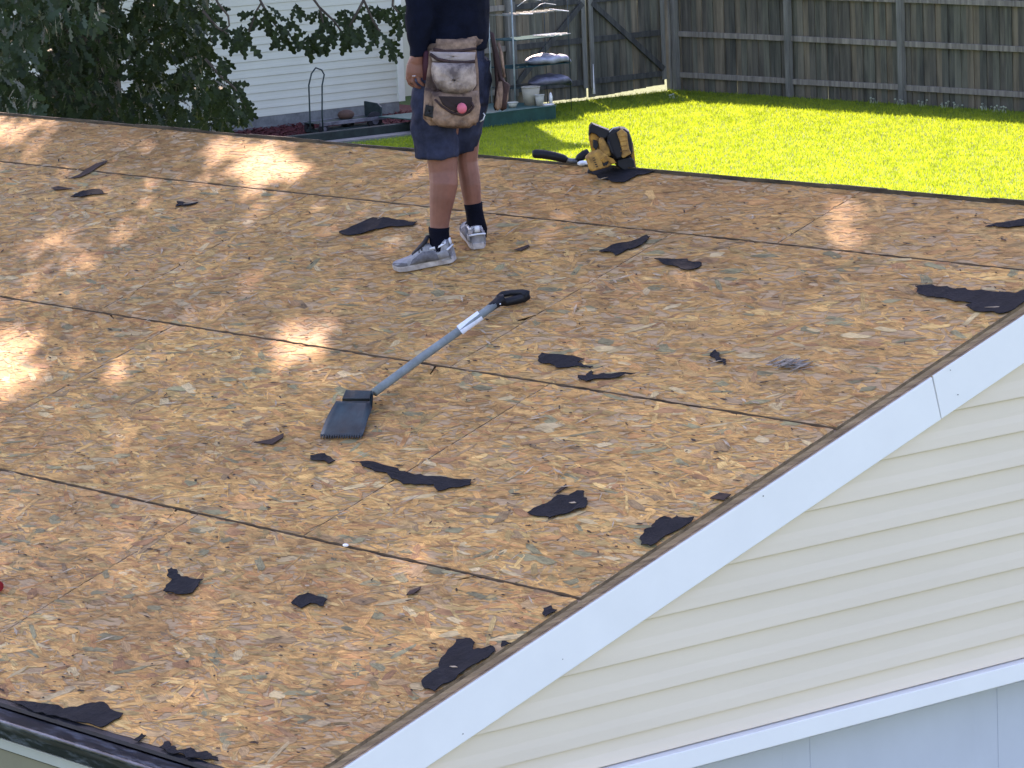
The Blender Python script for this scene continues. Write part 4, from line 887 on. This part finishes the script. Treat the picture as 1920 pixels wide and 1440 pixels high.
# shoes
M_shoe = mat('grey_suede', (.145,.14,.145), .85, var=.25, scale=30, bump=.2, bscale=90)
M_shoe2 = mat('light_grey_leather', (.27,.265,.265), .6, var=.2, scale=30)
M_sole = mat('dirty_sole', (.44,.40,.36), .7, var=.2, scale=25, dark=(.22,.19,.17))
M_wht = mat('shoe_white', (.66,.68,.70), .6, var=.08)
M_tong = mat('dark_laces', (.035,.035,.042), .85, var=.3, scale=40)
def shoe(heel, toe, side_sign, w0=0.0, tilt=0.0):
    """heel, toe: world points on the deck; builds the shoe along that axis"""
    ax = (toe-heel); L = ax.length; ax.normalize(); up = (RN*.7+Z*.3).normalized(); up = (up-ax*up.dot(ax)).normalized(); sd = ax.cross(up)
    up = (up*math.cos(tilt)+sd*math.sin(tilt)).normalized(); sd = ax.cross(up)
    def pt(t, s, h): return heel + ax*(t*L) + sd*s + up*(h+w0)
    root = None
    st = [(-.01,.022),(.04,.031),(.15,.036),(.3,.036),(.45,.038),(.6,.044),(.75,.047),(.87,.042),(.95,.030),(1.0,.014)]
    def ring(hb, ht, ins):
        lo = [pt(t,s*(w-ins),hb(t)) for t,w in st for s in (1,)] + [pt(t,-(w-ins),hb(t)) for t,w in st[::-1]]
        hi = [pt(t,(w-ins),ht(t)) for t,w in st] + [pt(t,-(w-ins),ht(t)) for t,w in st[::-1]]
        return lo, hi
    lift = lambda t: .012*max(0,(t-.8)/.2)**1.5
    lo, hi = ring(lambda t: lift(t), lambda t: .028+lift(t)-.006*t, 0)
    b = MB(); n = len(lo); b.add(lo+hi, [tuple(range(n)), tuple(range(n,2*n))[::-1]]+[(i,n+i,n+(i+1)%n,(i+1)%n) for i in range(n)])
    sole = b.build('shoe_sole', M_sole, man, bevel=.004)
    # upper loft (cross sections)
    prof = [(.0,.028,.085,.020),(.06,.034,.098,.026),(.15,.036,.088,.028),(.25,.036,.082,.030),(.38,.036,.094,.028),(.5,.039,.080,.026),(.62,.043,.062,.028),(.75,.045,.050,.030),(.87,.040,.042,.026),(.95,.028,.034,.016),(.985,.016,.028,.008)]
    vs = []; seg = 12
    for t,w,h,wt in prof:
        for k in range(seg+1):
            a = math.pi*k/seg; cx = math.cos(a); sx = math.sin(a)
            ww = (w*(1-sx)+wt*sx) if False else w*abs(cx)**.75*(1 if cx>0 else -1)
            ww = w*math.copysign(abs(cx)**.7, cx)*(1-.28*sx*0); vs.append(pt(t, ww, .018+lift(t)+(h-.018)*sx**.8))
    b = MB(); fs = [(i*(seg+1)+k,i*(seg+1)+k+1,(i+1)*(seg+1)+k+1,(i+1)*(seg+1)+k) for i in range(len(prof)-1) for k in range(seg)]
    fs.append(tuple(range(seg+1))); fs.append(tuple(range((len(prof)-1)*(seg+1), len(prof)*(seg+1)))[::-1])
    b.add(vs, fs); up_o = b.build('shoe_upper', M_shoe2, man, True)
    def surf(t, h, s):   # point on the side wall
        for (a, b_) in zip(prof, prof[1:]):
            if a[0] <= t <= b_[0]:
                f_ = (t-a[0])/(b_[0]-a[0]); w = a[1]+(b_[1]-a[1])*f_; H = a[2]+(b_[2]-a[2])*f_; break
        else: w, H = prof[-1][1], prof[-1][2]
        sx = max(0,min(1,(h-.018)/(H-.018)))**(1/.8); cx = math.sqrt(max(0,1-sx*sx)); return pt(t, s*(w*cx**.7+.0022), h+lift(t))
    def patch(name, poly, m, s):
        poly2 = []
        for i,p in enumerate(poly):
            q = poly[(i+1)%len(poly)]
            for k in range(3): poly2.append((p[0]+(q[0]-p[0])*k/3, p[1]+(q[1]-p[1])*k/3))
        vs = [surf(t,h,s) for t,h in poly2]; c = sum(vs, Vector())/len(vs)+sd*s*.001; n = len(vs); b = MB(); b.add([c]+vs, [(0,i+1,(i+1)%n+1) for i in range(n)]); o = b.build(name, m, man, True); o.modifiers.new('s','SOLIDIFY').thickness=.0016; return o
    s = side_sign
    for s in (1,-1):
        patch('toe_cap', [(.70,.026),(.97,.024),(.95,.032),(.80,.040),(.70,.036)], M_shoe, s)
        patch('side_panel', [(.18,.026),(.66,.026),(.60,.046),(.42,.070),(.20,.066)], M_shoe, s)
        patch('heel_counter', [(.01,.030),(.20,.028),(.26,.050),(.10,.062),(.02,.06)], M_shoe2, s)
        patch('collar_trim', [(.03,.085),(.10,.078),(.20,.070),(.30,.073),(.30,.079),(.20,.077),(.10,.086),(.04,.094)], M_wht, s)
        # curved swoosh mark
        sw = [(.16,.062),(.24,.050),(.34,.040),(.46,.038),(.56,.050),(.50,.040),(.44,.031),(.34,.031),(.24,.040)]
        patch('side_mark', sw, M_wht, s)
    # tongue and laces
    b = MB(); b.tube([pt(.62,0,.060),pt(.5,0,.080),pt(.40,0,.098),pt(.33,0,.118)],[(.022,.008),(.024,.009),(.026,.010),(.026,.008)],ref=sd,seg=12); b.build('tongue', M_tong, man, True)
    for k in range(5):
        t = .43+.05*k; h = .096-.010*k; b = MB(); b.tube([pt(t,-.030,h-.020),pt(t+.01,-.012,h-.003),pt(t+.01,.012,h-.003),pt(t,.030,h-.020)], .0035, seg=6); b.build('lace', M_tong, man, True)
    b = MB(); b.tube([pt(-.014,0,.075),pt(-.016,0,.10)],[(.012,.004),(.010,.003)],ref=sd,seg=8); b.build('heel_tab', M_wht, man, True)
    b = MB(); b.tube([pt(.02,-.033,.060),pt(-.004,-.022,.064),pt(-.012,0,.066),pt(-.004,.022,.064),pt(.02,.033,.060)], .004, seg=8); b.build('heel_band', M_wht, man, True)
hl, tl_ = R(*ruv(853,490)), R(*ruv(741,509))
shoe(hl, tl_, 1, 0.002)
h2 = R(*ruv(898,468)); d2 = (hf*1.0 - rt*.10); d2 = (d2 - RN*d2.dot(RN)).normalized(); shoe(h2, h2+d2*.285, 1, .002, .12)
# tool belt
M_lea = mat('worn_suede', (.27,.175,.115), .85, var=.25, scale=9, bump=.5, bscale=50, dark=(.065,.038,.028), ramp=(.38,.62))
M_lea2 = mat('brown_binding', (.045,.022,.018), .8, var=.3, scale=30)
M_dk = mat('dark_pocket', (.03,.018,.016), .9)
belt = MB(); pts = []
for k in range(25):
    a = 2*math.pi*k/24; pts.append(P3(847,82,.03)+rt*(.142*math.cos(a))+hf*(.128*math.sin(a))+Z*(.022*math.cos(a)))
belt.tube(pts, [(.024,.006)]*25, ref=Z, seg=8, cap=False); bo_ = belt.build('tool_belt', M_lea, man, True)
def bulge(name, poly, o, depth, m, parent, amp=1.0, floor=.15, grid=22):
    """puffed leather pocket: polygon outline in the photo plane, swelling toward the viewer"""
    xs = [p[0] for p in poly]; ys = [p[1] for p in poly]; x0,x1,y0,y1 = min(xs),max(xs),min(ys),max(ys)
    cx, cy = sum(xs)/len(xs), sum(ys)/len(ys); rings = 7; pp = []
    for i,p in enumerate(poly):
        q = poly[(i+1)%len(poly)]
        for k in range(4): pp.append((p[0]+(q[0]-p[0])*k/4, p[1]+(q[1]-p[1])*k/4))
    n = len(pp); vs = [P3(x,y,o) for x,y in pp]; fs = [tuple(range(n))]
    for r in range(rings+1):
        t = 1-r/(rings+.5); dd = depth*(floor+(1-floor)*math.sqrt(max(0,1-t**3)))
        for x,y in pp: vs.append(P3(cx+(x-cx)*t, cy+(y-cy)*t, o-dd-.004*amp*noise.noise(Vector((x*.07,y*.07,t*2)))))
    for r in range(rings+1):
        for k in range(n): k2=(k+1)%n; fs.append((r*n+k,r*n+k2,(r+1)*n+k2,(r+1)*n+k))
    fs.append(tuple((rings+1)*n+k for k in range(n))[::-1]); b = MB(); b.add(vs, fs); ob = b.build(name, m, None, True); ob.parent = parent
    return ob
def sub(ob): return ob
HO = -.105
def edgeband(name, pts, o, r, m, parent): b = MB(); b.tube([P3(x,y,o) for x,y in pts], r, seg=8); ob = b.build(name, m, None, True); ob.parent = parent; return ob
# children of belt: belt has world coords offset; parent chain location
def adopt(ob): ob.location = (0,0,0)
pk = bulge('back_panel', [(818,73),(893,74),(893,92),(897,130),(899,190),(893,235),(806,235),(793,222),(795,175),(803,120),(804,96),(816,90)], HO, .02, M_lea, bo_, floor=.8); 
p2 = bulge('lower_pouch', [(808,172),(897,170),(901,200),(897,228),(880,240),(850,241),(822,237),(810,225),(812,200)], HO-.02, .075, M_lea, bo_, floor=.55)
p1 = bulge('upper_pouch', [(810,117),(890,118),(893,140),(893,160),(884,172),(862,178),(838,176),(820,166),(811,150),(808,130)], HO-.025, .085, mat('worn_suede_light', (.35,.28,.225), .8, var=.3, scale=8, bump=.5, bscale=40, dark=(.10,.075,.065), ramp=(.38,.62)), bo_, floor=.4)
p3 = bulge('side_pocket', [(797,165),(815,168),(814,226),(806,226),(793,218),(795,190)], HO-.01, .05, M_lea, bo_, floor=.7)
bulge('black_patch', [(798,196),(815,200),(814,222),(795,217)], HO-.062, .004, M_nblack, bo_, floor=.9)
bulge('top_flap', [(806,97),(892,98),(890,116),(811,115)], HO-.02, .035, mat('pale_suede', (.33,.27,.24), .8, var=.15, scale=14), bo_, floor=.7)
edgeband('binding', [(812,92),(835,96),(865,95),(893,91)], HO-.03, .006, M_lea2, bo_)
edgeband('binding', [(806,101),(820,111),(845,116),(870,118),(891,115)], HO-.058, .007, M_lea2, bo_)
edgeband('binding', [(815,186),(828,199),(848,212),(866,216),(880,210),(888,200),(884,192)], HO-.100, .005, M_lea2, bo_)
bulge('pocket_mouth', [(822,180),(885,182),(886,198),(876,209),(862,212),(845,206),(830,196)], HO-.088, .012, M_dk, bo_, floor=.9)
edgeband('pouch_stitch', [(811,150),(822,169),(842,178),(865,178),(885,171),(894,158)], HO-.05, .004, M_lea2, bo_)
b = MB(); b.ball(P3(866,203,HO-.108), .024,.018,.022); tag(b.build('chalk_ball', mat('pink_chalk', (.62,.14,.18), .8, var=.15), None, True), 'pink ball sticking out of the lower pouch of the tool belt', 'ball')
b = MB(); b.tube([P3(792,96,HO+.02),P3(799,100,HO),P3(800,125,HO),P3(798,150,HO)],[.012,.016,.018,.012]); 
ob = b.build('tool_strap', mat('oxblood_strap', (.05,.008,.015), .7), None, True); ob.parent = bo_
# right hip pouch seen edge on
ob = bulge('hip_pouch', [(918,58),(926,62),(931,85),(938,110),(942,140),(950,158),(957,160),(953,180),(950,204),(941,208),(935,203),(928,208),(925,200),(929,160),(926,120),(922,85)], .08, .07, M_lea2, bo_, floor=.7)
bulge('hip_pocket', [(934,150),(942,150),(944,175),(940,203),(932,208),(927,200),(930,172)], .03, .03, M_lea, bo_, floor=.5)
bulge('hip_pocket', [(947,152),(955,158),(953,185),(948,205),(942,204),(942,178)], .05, .03, M_lea, bo_, floor=.5)
edgeband('hip_fringe', [(934,80),(940,100),(943,125),(946,145)], .03, .006, M_lea, bo_)
edgeband('string_loop', [(900,228),(906,224),(909,216),(906,212)], HO+.05, .0025, M_label, bo_)
# ring on the finger
c = P3(777,143,-.1025); b = MB(); b.tube([c+rt*(.010*math.cos(a))+Z*.002+hf*(.010*math.sin(a)) for a in [2*math.pi*k/16 for k in range(17)]], .0018, seg=6); b.build('finger_ring', mat('silver_ring', (.8,.8,.82), .2, metal=1), man, True)
# belt sub-parts were modelled in world coordinates
print('objects', len(bpy.data.objects))
